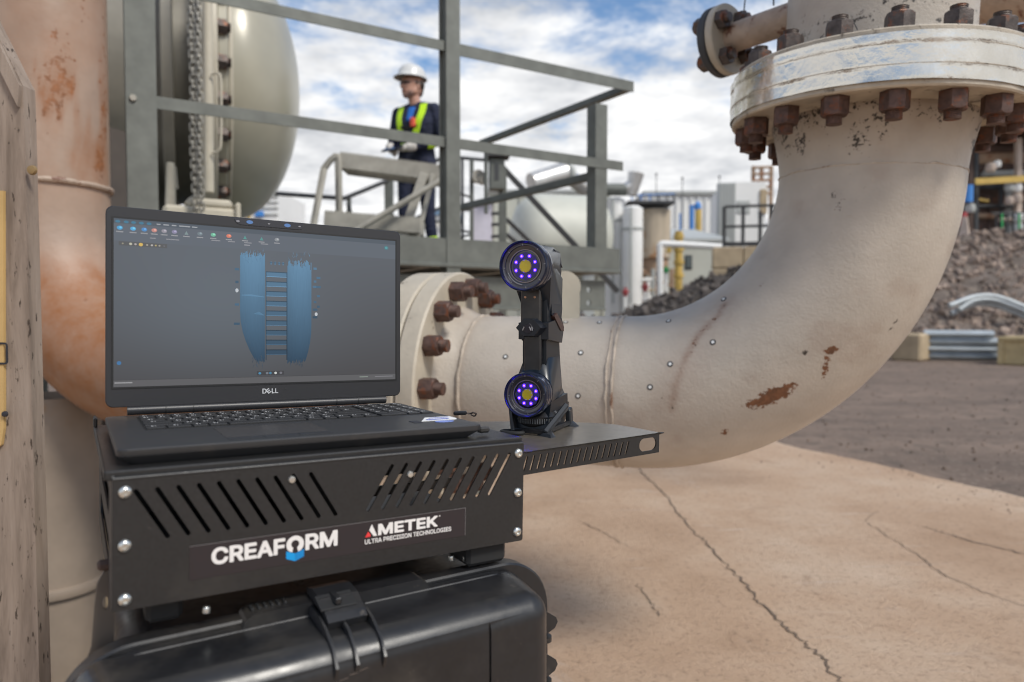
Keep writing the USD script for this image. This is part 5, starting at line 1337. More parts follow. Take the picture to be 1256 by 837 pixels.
# raised middle of the rim
rz = sg.Polygon([(.098, -.150), (.105, -.1370), (.112, -.1335), (.276, -.1335), (.283, -.1370), (.290, -.150)])
obj("raised_rim", extr(rz, .030, BF @ frame([0, .028, 0], [1, 0, 0], [0, 0, 1], [0, -1, 0])), M["blackplastic"], case, smooth=35)
body = []
for x in (X0 + .030 + r0, X1 + .020 - r0):
    for z in (-.152 - r0, ZB + r0):
        body += [(pt(x, .04, z), r0), (pt(x, .25, z - (0 if z < -.3 else .0)), r0)]
obj("case_body", caseput(hull(body, 32)), M["blackplastic"], case, smooth=28)
# latch: a curved clasp over the rim, with three fins on the lid
lt = sg.LineString([(.022, -.1330), (.004, -.1285), (-.018, -.1305), (-.036, -.1385), (-.043, -.1430)]).buffer(.0055, cap_style=2)
LX0, LX1 = .163, .206
obj("latch", extr(lt, LX1 - LX0 - .006, BF @ frame([LX0 + .003, 0, 0], [0, 1, 0], [0, 0, 1], [1, 0, 0])), M["blackplastic"], case, smooth=35)
lslot = extr(sg.LineString([(-.014, -.1248), (-.033, -.1308)]).buffer(.0010), .034, BF @ frame([.163, 0, 0], [0, 1, 0], [0, 0, 1], [1, 0, 0]))
obj("latch_recess", lslot, M["rubber"], case, smooth=False)
obj("latch_pin", caseput(cbox(.180, -.022, -.1255, .006, .022, .006, .001)), M["blackplastic"], case)
for x, d_ in ((LX0 - .0005, .006), (.181, .0), (LX1 + .0005, .004)):
    fin = sg.Polygon([(.010, -.1345 - d_ * .2), (-.024, -.1350), (-.050, -.1405), (-.071, -.1510), (-.0820, -.1640), (-.0770, -.1760), (-.0700, -.1790), (-.06, -.1790), (.008, -.156)])
    if d_ == 0:
        fin = sg.Polygon([(-.036, -.1380), (-.057, -.1425), (-.074, -.1540), (-.0820, -.1650), (-.0765, -.174), (-.05, -.176), (-.036, -.166)])
    obj("fin", extr(fin, .0026, BF @ frame([x - .0013, 0, 0], [0, 1, 0], [0, 0, 1], [1, 0, 0])), M["blackplastic"], case, smooth=35)
# ribs above the latch under the stand
obj("grip_ribs", caseput(cat([cbox(.112 + .006 * k, .014, -.1330, .003, .012, .003, .0008) for k in range(6)])), M["rubber"], case, smooth=False)
# tabs on the right side
for py0, py1 in ((751, 785), (803, 838)):
    p0, p1 = onfront(668, py0, 0), onfront(668, py1, 0)
    zc, hh_ = (p0[2] + p1[2]) / 2, abs(p0[2] - p1[2]) / 2
    tab = sg.Polygon([(0, hh_ * 1.0), (.012, hh_ * .75), (.0235, hh_ * .25), (.026, -.1 * hh_), (.022, -.5 * hh_), (0, -hh_ * 1.05)]).buffer(.002).buffer(-.002)
    obj("side_tab", extr(tab, .009, BF @ frame([.4255, 0.006, zc], [1, 0, 0], [0, 0, 1], [0, -1, 0])), M["blackplastic"], case, smooth=35)
    obj("side_knuckle", caseput(put(cyl([.434, 0.0, zc - hh_ * 1.30], [.434, 0.0, zc - hh_ * .95], .009, n=16), np.eye(4))), M["blackplastic"], case)
obj("scratch", extr(shapely.ops.unary_union([sg.LineString([(.148 + .009 * k, -.181 + .0020 * k + .0008 * (k % 2)), (.155 + .009 * k, -.1800 + .0020 * k)]).buffer(.00030) for k in range(5)]), .0002, BF @ frame([0, YF - .0001, 0], [1, 0, 0], [0, 0, 1], [0, -1, 0])), pm("scratch_grey", (.11, .085, .07), .8), case, smooth=False)
BFC = BF; BF = BF0
# strap plate of the trolley handle on the left side
hb = thing("handle_bracket", RC @ V(-.01, .05, -.2) + TBOX, "taupe bracket plate beside the stand box's left front edge", "bracket")
pb = [onfront(px, py, .055) for px, py in ((127, 700), (138, 697), (140, 760), (139, 812), (96, 834), (104, 815), (112, 792), (116, 740), (119, 715))]
bp = sg.Polygon([(p[0], p[2]) for p in pb]).buffer(.0015).buffer(-.0015)
o_ = onfront(129.5, 738, .055)
bp = bp.difference(affinity.scale(sg.Point(o_[0], o_[2]).buffer(.003), .8, 1.9))
obj("plate", extr(bp, .004, BF @ frame([0, .055, 0], [1, 0, 0], [0, 0, 1], [0, -1, 0])), M["tabgrey"], hb, smooth=False)
o2 = onfront(128, 693, .055)
obj("pin", caseput(cbox(o2[0], .055, o2[2], .011, .012, .0075, .002)), M["darkrust"], hb)
o3 = onfront(119, 555, .20)
sc_ = thing("side_screw", RC @ o3 + TBOX, "small screw end poking out of the stand's left side", "screw")
obj("shank", caseput(cyl(o3 + V(.0045, 0, 0), o3 + V(.013, 0, 0), .0026, n=14)), M["zinc"], sc_)

# ================================================================== HAND-HELD SCANNER AND ITS CRADLE
yaw = math.radians(21)
so = at(655, 531, .962); so = V(so[0], so[1], SHZ)
SF = frame(so, V(math.cos(yaw), -math.sin(yaw), 0), V(math.sin(yaw), math.cos(yaw), 0), UP)    # x right, y away, z up
sM = .962 / FOC
sx_ = lambda px: (px - 648) * sM / math.cos(yaw)
sz_ = lambda py: (531 - py) * sM
scn = thing("handheld_scanner", so, "black two-lens handheld 3D scanner with violet LED rings standing on the shelf", "scanner")
def S(m): return put(m, SF)
gl = pm("black_satin_body", (.008, .012, .018), .24, .1, var=(40, .15), spec=.4)
def chull(pts): return trimesh.convex.convex_hull(np.array(pts))
def circ(y, x, z, r, n=20): return [(x + r * math.cos(q), y, z + r * math.sin(q)) for q in np.arange(n) / n * 2 * math.pi]
zt, zl = sz_(331), sz_(483)
RT, RLo = .0335, .0298
# upper housing, neck, lower housing
gl2 = pm("black_satin_side", (.006, .009, .013), .32, .05, var=(40, .15), spec=.35)
up_h = chull(circ(-.020, 0, zt, RT * .94) + [(-.020, .040, zt + .031), (.014, .040, zt + .031), (.017, .066, zt + .024), (-.017, .066, zt + .024), (.018, .068, zt - .002), (-.018, .068, zt - .002), (.016, .060, zt - .040), (-.016, .060, zt - .040)])
cap_ = chull([(.004, .030, zt + .0335), (-.018, .030, zt + .0315), (.0165, .064, zt + .0265), (.018, .036, zt + .0275), (-.015, .064, zt + .0255), (.0195, .0685, zt + .004), (.012, .070, zt + .004), (.0, .03, zt + .02)])
up_n = chull([(sx, y, z) for sx in (-.0165, .0200) for (y, z) in ((-.004, zt - .02), (.062, zt - .02), (.066, sz_(380)), (.058, sz_(412)), (-.004, sz_(420)))])
obj("upper_housing", S(up_h), gl, scn, smooth=20); obj("rear_cap", S(cap_), M["blackgloss"], scn, smooth=20); obj("upper_neck", S(up_n), gl2, scn, smooth=20)
obj("side_plate", S(chull([(x, y, z) for x in (.019, .0222) for y, z in ((.008, zt - .034), (.052, zt - .040), (.056, sz_(384)), (.030, sz_(396)), (.010, sz_(388)))])), gl, scn, smooth=20)
obj("side_grip", S(chull([(x, y, z) for x in (.020, .0252) for y, z in ((.012, sz_(390)), (.024, sz_(386)), (.056, sz_(402)), (.058, sz_(409)), (.044, sz_(408)))])), pm("dark_red_brown_trim", (.050, .026, .022), .4), scn, smooth=20)
mid_c = chull([(sx, y, z) for sx in (-.019, .0240) for (y, z) in ((-.010, sz_(398)), (.050, sz_(392)), (.062, sz_(404)), (.052, sz_(424)), (-.010, sz_(418)))])
obj("waist", S(mid_c), M["blackgloss"], scn, smooth=20)
lo_n = chull([(sx, y, z) for sx in (-.0150, .0190) for (y, z) in ((-.004, sz_(416)), (.054, sz_(416)), (.062, sz_(462)), (.05, sz_(490)), (-.004, sz_(480)))])
obj("lower_neck", S(lo_n), gl2, scn, smooth=20)
lo_h = chull(circ(-.020, 0, zl, RLo * .94) + [(-.016, .062, zl + .012), (.016, .062, zl + .012), (.022, .086, sz_(500)), (-.020, .080, sz_(500)), (.021, .084, sz_(517)), (-.018, .076, sz_(517)), (.014, .05, sz_(527)), (-.014, .05, sz_(527)), (0, .0, sz_(520))])
obj("lower_housing", S(lo_h), gl, scn, smooth=20)
obj("upper_shoulder", S(chull(circ(-.014, 0, zt, RT * .90) + [(x, y, z) for x in (-.0165, .0205) for y, z in ((.004, sz_(384)), (.062, sz_(384)), (.066, zt - .012), (.004, zt - .02))])), gl, scn, smooth=25)
obj("lower_shoulder", S(chull(circ(-.014, .003, zl, RLo * .97) + [(x, y, z) for x in (-.0150, .0195) for y, z in ((.004, sz_(441)), (.056, sz_(441)), (.066, zl + .010), (.070, zl - .012))])), gl, scn, smooth=25)
obj("base_block", S(chull([(x * k, y, z) for x in (-.023, .027) for k, y, z in ((.86, -.022, .004), (1, -.020, .016), (1, -.006, zl - .012), (1, .070, zl - .008), (1, .074, .014), (.84, .068, .004))])), gl2, scn, smooth=25)
obj("corner_bumper", S(chull([(x, y, z) for x in (.0195, .0245) for y, z in ((.066, sz_(500)), (.086, sz_(503)), (.085, sz_(515)), (.06, sz_(520)))])), M["blackgloss"], scn, smooth=20)
# front strap with rivets, and the faceted texture camera in the middle
obj("front_strap", S(cat([cbox(-.001, -.008, (zt - RT + sz_(400)) / 2, .0285, .010, zt - RT - sz_(400) + .012, .002), cbox(.001, -.007, (sz_(410) + zl + RLo) / 2, .0250, .009, sz_(410) - zl - RLo + .012, .002)])), M["blackplastic"], scn, smooth=20)
for px in (641, 652.5):
    obj("rivet", lathe([(.0017, 0), (.0017, .0006), (0, .0012)], SF @ frame([sx_(px), -.0128, sz_(367)], [1, 0, 0], [0, 0, 1], [0, -1, 0]), 14), M["copper"], scn)
kz = sz_(404)
hexp = [(.0215 * math.cos(q) * (1 if abs(math.cos(q)) > .6 else .9), .0150 * math.sin(q)) for q in (np.arange(6) / 6 * 2 * math.pi)]
kn = chull([(x, -.010, kz + z) for x, z in hexp] + [(x * .82, -.024, kz + z * .82) for x, z in hexp])
kp = obj("texture_camera", S(kn), M["blackgloss"], scn, smooth=20)
obj("lens_recess", lathe([(0, .0004), (.0072, .0004), (.0080, -.001)], SF @ frame([0, -.0243, kz - .001], [1, 0, 0], [0, 0, 1], [0, -1, 0]), 5), M["glassdark"], kp, smooth=False)
for px, rot in ((641, 25), (651, -25), (654, -15)):
    g_ = cbox(0, 0, 0, .0016, .0008, .0055, .0002); g_.apply_transform(trimesh.transformations.rotation_matrix(math.radians(rot), [0, 1, 0])); g_.apply_translation([sx_(px) * .8, -.0250, kz - .001])
    obj("glint_prism", S(g_), M["silver"], kp, smooth=False)
def lens(z, R_, nm):
    F_ = SF @ frame([.003 if z < .1 else 0, -.046, z], [1, 0, 0], [0, 0, 1], [0, -1, 0])      # x right, y up, z towards the viewer
    b_ = obj(nm, lathe([(R_ * .905, -.007), (R_ * .925, -.0012), (R_ * .945, 0), (R_ * .985, -.0006), (R_, -.0022), (R_, -.0085), (R_ * .975, -.0092), (R_ * .975, -.0110), (R_, -.0117), (R_, -.0180), (R_ * .96, -.0190), (R_ * .96, -.0205), (R_ * .985, -.0215), (R_ * .97, -.028), (R_ * .93, -.034)], F_, 72), pm("lens_ring", (.020, .026, .048), .14, .6), scn, smooth=40)
    obj("lens_bowl", lathe([(R_ * .91, -.0060), (R_ * .86, -.0072), (R_ * .82, -.0072), (R_ * .80, -.0095), (R_ * .66, -.0105), (R_ * .64, -.0125)], F_, 56), pm("lens_bowl", (.085, .082, .09), .25, .6), b_, smooth=35)
    obj("silver_ring", lathe([(R_ * .665, -.0098), (R_ * .655, -.0090), (R_ * .630, -.0090), (R_ * .62, -.0105)], F_, 56), pm("warm_ring", (.26, .22, .21), .3, .8), b_, smooth=40)
    obj("glint_arc", lathe([(R_ * .76, -.0084), (R_ * .74, -.0082), (R_ * .72, -.0084)], F_, 20, math.radians(200), math.radians(262)), M["silver"], b_, smooth=40)
    obj("dark_board", lathe([(R_ * .63, -.0118), (R_ * .2, -.0118)], F_, 40), M["glassdark"], b_, smooth=False)
    obj("led_board", lathe([(R_ * .565, -.0113), (R_ * .22, -.0113)], F_, 8), M["ledboard"], b_, smooth=False)
    obj("amber_filter", lathe([(0, -.0088), (R_ * .230, -.0090), (R_ * .252, -.0098), (R_ * .252, -.0112)], F_, 28), M["yellowlens"], b_, smooth=40)
    for k in range(8):
        q = 2 * math.pi * (k + .5) / 8
        obj("led", lathe([(.00125, -.0110), (.00105, -.0100), (0, -.0096)], F_ @ frame([R_ * .425 * math.cos(q), R_ * .425 * math.sin(q), 0], [1, 0, 0], [0, 1, 0], [0, 0, 1]), 10), M["led"], b_)
        obj("led_cup", lathe([(.0026, -.0111), (.0012, -.0111)], F_ @ frame([R_ * .425 * math.cos(q), R_ * .425 * math.sin(q), 0], [1, 0, 0], [0, 1, 0], [0, 0, 1]), 12), M["ledcup"], b_, smooth=False)
    for k in range(8):
        q = 2 * math.pi * (k + .1) / 8
        tm = cbox(R_ * .84, 0, -.0066, .0024, .0008, .0010, 0); tm.apply_transform(trimesh.transformations.rotation_matrix(q, [0, 0, 1]))
        obj("tick", put(tm, F_), M["silver"], b_, smooth=False)
lens(zt, RT, "upper_lens"); lens(zl, RLo, "lower_lens")
# round foot of the body with a ribbed ring
FX, FY = .004, .004
fr = [(0, .002), (.014, .003), (.025, .0075), (.0300, .0125), (.0305, .022), (.024, .028)]
obj("foot_bowl", lathe(fr, SF @ frame([FX, FY, 0], [1, 0, 0], [0, 1, 0], [0, 0, 1]), 44), M["blackplastic"], scn, smooth=40)
ribs = [put(cbox(.0308, 0, .0165, .0010, .0015, .0065, .0003), trimesh.transformations.rotation_matrix(q, [0, 0, 1])) for q in np.arange(60) / 60 * 2 * math.pi]
obj("ribbed_ring", put(cat(ribs), SF @ frame([FX, FY, 0], [1, 0, 0], [0, 1, 0], [0, 0, 1])), pm("grey_rib", (.10, .105, .11), .4), scn, smooth=False)
crd = thing("scanner_cradle", so, "thin black wire-legged cradle holding the scanner's lower lens on the shelf", "cradle")
lx, rx = sx_(629), sx_(688)
P1, P2, P3 = V(sx_(634), -.034, .003), V(sx_(671), -.036, .003), V(sx_(676), .060, .003)
grey_arm = pm("cradle_arm", (.022, .024, .027), .32)
obj("strut", S(bar(V(sx_(628), -.024, sz_(500)), P1, .0055, .010, V(0, 1, 0), .001)), M["blackplastic"], crd)
obj("strut", S(bar(V(sx_(688), -.004, sz_(498)), P2, .0075, .014, V(0, 1, 0), .0015)), grey_arm, crd)
obj("strut", S(bar(V(sx_(676), .055, sz_(508)), P3, .0075, .014, V(0, 1, 0), .0015)), grey_arm, crd)
obj("cross_bar", S(bar(P1 + V(0, 0, .002), P2 + V(0, 0, .002), .006, .006, None, .001)), M["blackplastic"], crd)
obj("cross_bar", S(bar(P2 + V(0, 0, .002), P3 + V(0, 0, .002), .006, .006, None, .001)), M["blackplastic"], crd)
rp_ = [V(sx_(634) + .0150 * math.cos(q), -.040 + .008 * math.sin(q), .0030) for q in np.arange(24) / 24 * 2 * math.pi]
obj("foot_loop", S(tube(np.array(rp_), .0029, 8, closed=True)), M["rubber"], crd)
obj("foot_pad", S(chull([(sx_(662), -.036, 0), (sx_(682), -.050, 0), (sx_(685), -.040, 0), (sx_(672), -.020, 0), (sx_(663), -.034, .005), (sx_(680), -.046, .004), (sx_(681), -.038, .004), (sx_(673), -.022, .009)])), grey_arm, crd)
obj("foot_pad", S(chull([(sx_(670), .052, 0), (sx_(685), .050, 0), (sx_(688), .060, 0), (sx_(674), .070, 0), (sx_(674), .057, .008), (sx_(683), .055, .004), (sx_(677), .066, .008)])), grey_arm, crd)

# ================================================================== WORKER
MY = 6.37
mp = at(511, 300, MY); mo = V(mp[0], MY, DZ)
person = thing("person", mo, "worker in white hard hat, navy coverall and yellow harness, holding a dark tablet", "person")
fy = math.radians(-24)                              # the body faces the camera, turned to the left
HF = frame(mo, V(math.cos(fy), math.sin(fy), 0), V(-math.sin(fy), math.cos(fy), 0), UP)   # x right (viewer's), y away, z up
hs_ = (at(500, 78, MY)[2] - DZ) / 1.865
def H(m): return put(put(m, np.diag([hs_, hs_, hs_, 1.0])), HF)
J = dict(hipL=V(-.095, 0, .93), hipR=V(.095, .01, .93), kneL=V(-.105, -.03, .50), kneR=V(.115, .02, .50), ankL=V(-.11, .02, .09), ankR=V(.16, .06, .09),
         pel=V(0, 0, .99), wst=V(0, .0, 1.10), chst=V(0, -.005, 1.30), nck=V(-.005, -.005, 1.49), hd=V(-.03, -.025, 1.645),
         shL=V(-.185, 0, 1.425), shR=V(.185, .01, 1.425), elL=V(-.245, -.02, 1.14), elR=V(.265, .03, 1.14), wrL=V(-.135, -.225, 1.065), wrR=V(.055, -.215, 1.055))
b_ = lambda a, ra, c, rc: [(J[a] if isinstance(a, str) else a, ra), (J[c] if isinstance(c, str) else c, rc)]
head_turn = math.radians(-22)
def hd(x, y, z):
    c, s = math.cos(head_turn), math.sin(head_turn)
    return J["hd"] + V(x * c - y * s, x * s + y * c, z)
def hand(wr, dirv, side):
    """Palm, five bent fingers and a thumb closing on the tablet edge."""
    d = unit(dirv); dn = V(0, 0, -1); s = unit(np.cross(d, dn)) * side
    palm = wr + d * .055
    bones = [[(wr, .026), (palm + s * .02, .022), (palm - s * .02, .022)], [(palm + s * .028, .016), (palm - s * .028, .016), (palm + d * .03 + s * .026, .013), (palm + d * .03 - s * .026, .013)]]
    for k, (o, l_) in enumerate(((.030, .036), (.010, .042), (-.010, .040), (-.029, .031))):
        a = palm + d * .032 + s * o; b1 = a + d * l_ * .9 + dn * .006; c = b1 + d * l_ * .35 + dn * l_ * .75; e_ = c - d * l_ * .30 + dn * l_ * .35
        bones += [[(a, .0098), (b1, .0092)], [(b1, .0092), (c, .0086)], [(c, .0086), (e_, .0078)]]
    th0 = wr + d * .028 + s * .022; th1 = th0 + d * .030 + s * .022; th2 = th1 + d * .032 - s * .008
    bones += [[(th0, .0125), (th1, .0105)], [(th1, .0105), (th2, .009)]]
    return bones
torso = [[(J["pel"] + V(-.085, .01, -.03), .105), (J["pel"] + V(.085, .01, -.03), .105), (J["wst"] + V(-.075, .005, 0), .098), (J["wst"] + V(.075, .005, 0), .098)],
         [(J["wst"] + V(-.075, .005, 0), .098), (J["wst"] + V(.075, .005, 0), .098), (J["chst"] + V(-.10, 0, 0), .110), (J["chst"] + V(.10, 0, 0), .110)],
         [(J["chst"] + V(-.10, 0, 0), .110), (J["chst"] + V(.10, 0, 0), .110), (J["shL"] + V(.03, .01, .0), .066), (J["shR"] + V(-.03, .01, .0), .066), (J["nck"] + V(0, .02, -.02), .06)]]
limbs = [b_("shL", .064, "elL", .047), b_("elL", .046, "wrL", .032), b_("shR", .064, "elR", .047), b_("elR", .046, "wrR", .032),
         b_("hipL", .094, "kneL", .062), b_("kneL", .061, "ankL", .042), b_("hipR", .094, "kneR", .062), b_("kneR", .061, "ankR", .042)]
headb = [[(J["nck"] + V(0, .02, -.05), .055), (hd(0, .015, -.06), .056)],
         [(hd(0, .03, .035), .092), (hd(0, -.02, .03), .080)], [(hd(0, -.02, .03), .078), (hd(-.022, -.045, -.060), .036), (hd(.022, -.045, -.060), .036), (hd(0, -.058, -.083), .028)],
         [(hd(0, .03, .0), .085), (hd(-.045, -.01, -.05), .034), (hd(.045, -.01, -.05), .034)],
         [(hd(0, -.092, .012), .010), (hd(0, -.112, -.018), .014), (hd(-.010, -.096, -.022), .010), (hd(.010, -.096, -.022), .010)],
         [(hd(-.022, -.080, -.045), .014), (hd(.022, -.080, -.045), .014)],
         [(hd(-.028, -.082, .030), .012), (hd(.028, -.082, .030), .012)],
         [(hd(.080, .015, .005), .016), (hd(.084, .022, -.022), .010)], [(hd(-.080, .015, .005), .016), (hd(-.084, .022, -.022), .010)]]
feet = [[(J["ankL"], .045), (V(-.115, -.13, .035), .036)], [(J["ankL"] + V(0, .03, -.05), .036), (V(-.115, -.13, .034), .034)], [(J["ankR"], .045), (V(.20, -.085, .035), .036)], [(J["ankR"] + V(0, .03, -.05), .036), (V(.20, -.085, .034), .034)]]
hl, hr_ = hand(J["wrL"], V(.62, -.55, -.25), 1), hand(J["wrR"], V(-.72, -.42, -.2), -1)
thin = lambda bs, k: [[(c, r * k) for c, r in b] for b in bs]
bodyp = obj("body", H(organic(thin(torso, .93) + thin(limbs, .88) + headb + feet + hl + hr_, .012, 5)), M["skin"], person, smooth=True)
obj("coverall", H(organic(torso + limbs, .016, 6)), M["navy"], bodyp, smooth=True)
cuffs = [[(J["nck"] + V(-.050, .02, -.028), .022), (J["nck"] + V(-.045, -.05, -.075), .020)], [(J["nck"] + V(.050, .02, -.028), .022), (J["nck"] + V(.045, -.05, -.075), .020)], [(J["nck"] + V(-.050, .03, -.025), .022), (J["nck"] + V(0, .072, -.02), .022), (J["nck"] + V(.050, .03, -.025), .022)]]
obj("collar", H(organic(cuffs, .01, 4)), M["navy"], bodyp, smooth=True)
obj("shirt", H(organic([[(J["nck"] + V(-.022, -.045, -.055), .022), (J["nck"] + V(.022, -.045, -.055), .022), (J["nck"] + V(-.015, -.092, -.16), .022), (J["nck"] + V(.012, -.092, -.16), .020)]], .01, 3)), M["bluecloth"], bodyp, smooth=True)
for hb_, wr in ((hl, "wrL"), (hr_, "wrR")):
    obj("glove", H(organic(thin([[(J[wr] + (J[wr] - J["el" + wr[-1]]) * -.12, .037), (J[wr], .034)]] + hb_, 1.16), .008, 4)), M["glove"], bodyp, smooth=True)
for k, s in enumerate((-1, 1)):
    obj("boot", H(organic(thin(feet[k * 2:k * 2 + 2], 1.12), .012, 4)), M["boot"], bodyp, smooth=True)
# harness: a band that follows the torso, found by pushing a path out to the cloth
cov = trimesh.Trimesh(*[np.asarray(x) for x in (lambda t: (t.vertices, t.faces))(organic(torso + limbs, .016, 6))], process=False)
kd = __import__("scipy.spatial", fromlist=["cKDTree"]).cKDTree(cov.vertices)
def strap(path, w_, off=.006, front=True):
    """Ribbon along (x, z) points laid on the front (or back) of the torso."""
    P_ = smoothpath([V(x, 0, z) for x, z in path], 8); pts_ = []
    fv = cov.vertices[(cov.vertices[:, 1] < .03) if front else (cov.vertices[:, 1] > -.03)]
    k2 = __import__("scipy.spatial", fromlist=["cKDTree"]).cKDTree(fv[:, [0, 2]])
    d = np.gradient(P_, axis=0); d /= np.linalg.norm(d, axis=1)[:, None]; s_ = np.stack([-d[:, 2], 0 * d[:, 0], d[:, 0]], 1)
    vs = []
    for sg_ in (-.5, 0, .5):
        q = P_ + s_ * w_ * sg_; i = k2.query(q[:, [0, 2]], k=4)[1]; y = fv[i][:, :, 1].mean(1)
        y = np.convolve(np.r_[y[0], y[0], y, y[-1], y[-1]], np.ones(5) / 5, "valid")
        vs.append(np.c_[q[:, 0], y - off if front else y + off, q[:, 2]])
    n = len(P_); outer = np.vstack(vs); inner_ = outer + V(0, .012 if front else -.012, 0); vv_ = np.vstack([outer, inner_]); fs = []
    for a in range(2):
        for i in range(n - 1):
            p_, q_ = a * n + i, (a + 1) * n + i
            fs += [(p_, q_, q_ + 1), (p_, q_ + 1, p_ + 1), (3 * n + p_, 3 * n + q_ + 1, 3 * n + q_), (3 * n + p_, 3 * n + p_ + 1, 3 * n + q_ + 1)]
    for i in range(n - 1):
        for p_, q_ in ((i, 3 * n + i), (2 * n + i, 5 * n + i)):
            fs += [(p_, p_ + 1, q_ + 1), (p_, q_ + 1, q_)]
    return fix(trimesh.Trimesh(vv_, np.array(fs), process=False))
obj("harness_strap", H(strap([(-.125, 1.470), (-.125, 1.38), (-.105, 1.27), (-.095, 1.16)], .058)), M["hivis"], bodyp, smooth=40)
obj("harness_strap", H(strap([(.105, 1.480), (.112, 1.38), (.085, 1.27), (.055, 1.19)], .062)), M["hivis"], bodyp, smooth=40)
obj("harness_belt", H(strap([(-.17, 1.085), (-.06, 1.075), (.06, 1.075), (.17, 1.085)], .045)), M["hivis"], bodyp, smooth=40)
obj("chest_strap", H(strap([(-.09, 1.265), (0, 1.255), (.08, 1.265)], .03, .007)), M["blackplastic"], bodyp, smooth=40)
obj("radio", H(cbox(.045, -.128, 1.295, .05, .035, .085, .010)), M["orange"], bodyp)
u_, v_, w_ = basis(J["wrR"] - J["elR"])
fa = J["elR"] + (J["wrR"] - J["elR"]) * .38
obj("arm_band", H(lathe([(.047, -.035), (.050, -.033), (.046, .033), (.043, .035)], frame(fa, u_, v_, w_), 24)), M["hivis"], bodyp, smooth=40)
for k in "LR":
    u_, v_, w_ = basis(J["ank" + k] - J["kne" + k]); an_ = J["kne" + k] + (J["ank" + k] - J["kne" + k]) * .62
    obj("leg_band", H(lathe([(.052, -.035), (.055, -.033), (.052, .033), (.049, .035)], frame(an_, u_, v_, w_), 24)), M["hivis"], bodyp, smooth=40)
# hard hat, glasses, hair, mouth
ct, stn = math.cos(head_turn), math.sin(head_turn)
hatF = frame(hd(0, .005, .082), V(ct, stn, 0), V(-stn, ct, 0), UP)
hp_ = [(.128, -.010), (.130, -.004), (.121, .002), (.120, .020), (.112, .060), (.090, .094), (.055, .115), (.020, .122), (0, .123)]
hat = lathe(hp_, None, 40); hat.apply_transform(np.diag([.98, 1.14, 1, 1]))
brim = hat.vertices[:, 2] < .003; fwd = np.clip(-hat.vertices[:, 1] / .12, 0, 1); hat.vertices[:, 1] -= brim * fwd * .035; hat.vertices[:, 2] -= brim * fwd * .006
hh_ = obj("hard_hat", H(put(hat, hatF)), M["helmet"], bodyp, smooth=35)
obj("hat_ridge", H(put(tube(smoothpath([V(0, -.118, .045), V(0, -.085, .097), V(0, 0, .127), V(0, .085, .098), V(0, .118, .045)], 6), .011, 8), hatF)), M["helmet"], hh_)
obj("safety_glasses", H(organic([[(hd(-.058, -.060, .022), .010), (hd(-.032, -.094, .020), .013), (hd(0, -.103, .024), .007)], [(hd(.058, -.060, .022), .010), (hd(.032, -.094, .020), .013), (hd(0, -.103, .024), .007)], [(hd(.058, -.060, .024), .006), (hd(.090, .02, .022), .004)], [(hd(-.058, -.060, .024), .006), (hd(-.090, .02, .022), .004)]], .006, 2)), M["glassdark"], bodyp, smooth=True)
obj("hair", H(organic([[(hd(-.055, .05, .02), .048), (hd(.055, .05, .02), .048), (hd(0, .075, -.035), .045)], [(hd(.074, .002, .03), .020), (hd(.076, .015, -.005), .010)], [(hd(-.074, .002, .03), .020), (hd(-.076, .015, -.005), .010)]], .01, 3)), M["hair"], bodyp, smooth=True)
obj("stubble", H(organic([[(hd(-.040, -.040, -.062), .030), (hd(0, -.062, -.088), .0265), (hd(.040, -.040, -.062), .030)]], .008, 3)), pm("stubble_skin", (.24, .14, .11), .7), bodyp, smooth=True)
obj("mouth", H(organic([[(hd(-.022, -.091, -.050), .005), (hd(0, -.098, -.050), .006), (hd(.022, -.091, -.050), .005)]], .004, 1)), M["lip"], bodyp, smooth=True)
tab = thing("tablet", HF[:3, :3] @ (V(-.045, -.30, 1.05) * hs_) + mo, "dark tablet held in the worker's gloved hands", "tablet")
tabm = cbox(-.045, -.285, 1.045, .17, .20, .016, .004); R_ = trimesh.transformations.rotation_matrix(math.radians(28), [1, 0, 0], [-.045, -.285, 1.045])
obj("tablet_body", H(put(tabm, R_)), M["blackplastic"], tab)
obj("tablet_screen", H(put(cbox(-.045, -.285, 1.0536, .15, .18, .0012, .0003), R_)), M["glassdark"], tab)

# ================================================================== PLANT IN THE DISTANCE
def bgbox(px0, py0, px1, py1, Y, depth, mat, parent, name, base=None, yawd=0.0, smooth=False, c=.02):
    """Box whose front spans the given photo rectangle at distance Y; base = level of its foot."""
    p0, p1 = at(px0, py0, Y), at(px1, py1, Y)
    z1 = p0[2]; z0 = p1[2] if base is None else base
    m_ = cbox(0, depth / 2, (z0 + z1) / 2, p1[0] - p0[0], depth, z1 - z0, c)
    return obj(name, put(m_, frame(V((p0[0] + p1[0]) / 2, Y, 0), V(math.cos(yawd), math.sin(yawd), 0), V(-math.sin(yawd), math.cos(yawd), 0), UP)), mat, parent, smooth=smooth)
def vcyl(px0, px1, py0, py1, Y, mat, parent, name, base=None, top=0.0, n=40):
    p0, p1 = at(px0, py0, Y), at(px1, py1, Y); r_ = (p1[0] - p0[0]) / 2
    z0 = p1[2] if base is None else base
    pr = [(0, z0), (r_, z0), (r_, p0[2] - top)] + ([(r_ * .6, p0[2] - top * .3)] if top else []) + [(0, p0[2])]
    return obj(name, fix(lathe(pr, frame(V((p0[0] + p1[0]) / 2, Y + r_, 0), V(1, 0, 0), V(0, 1, 0), UP), n)), mat, parent, smooth=30)

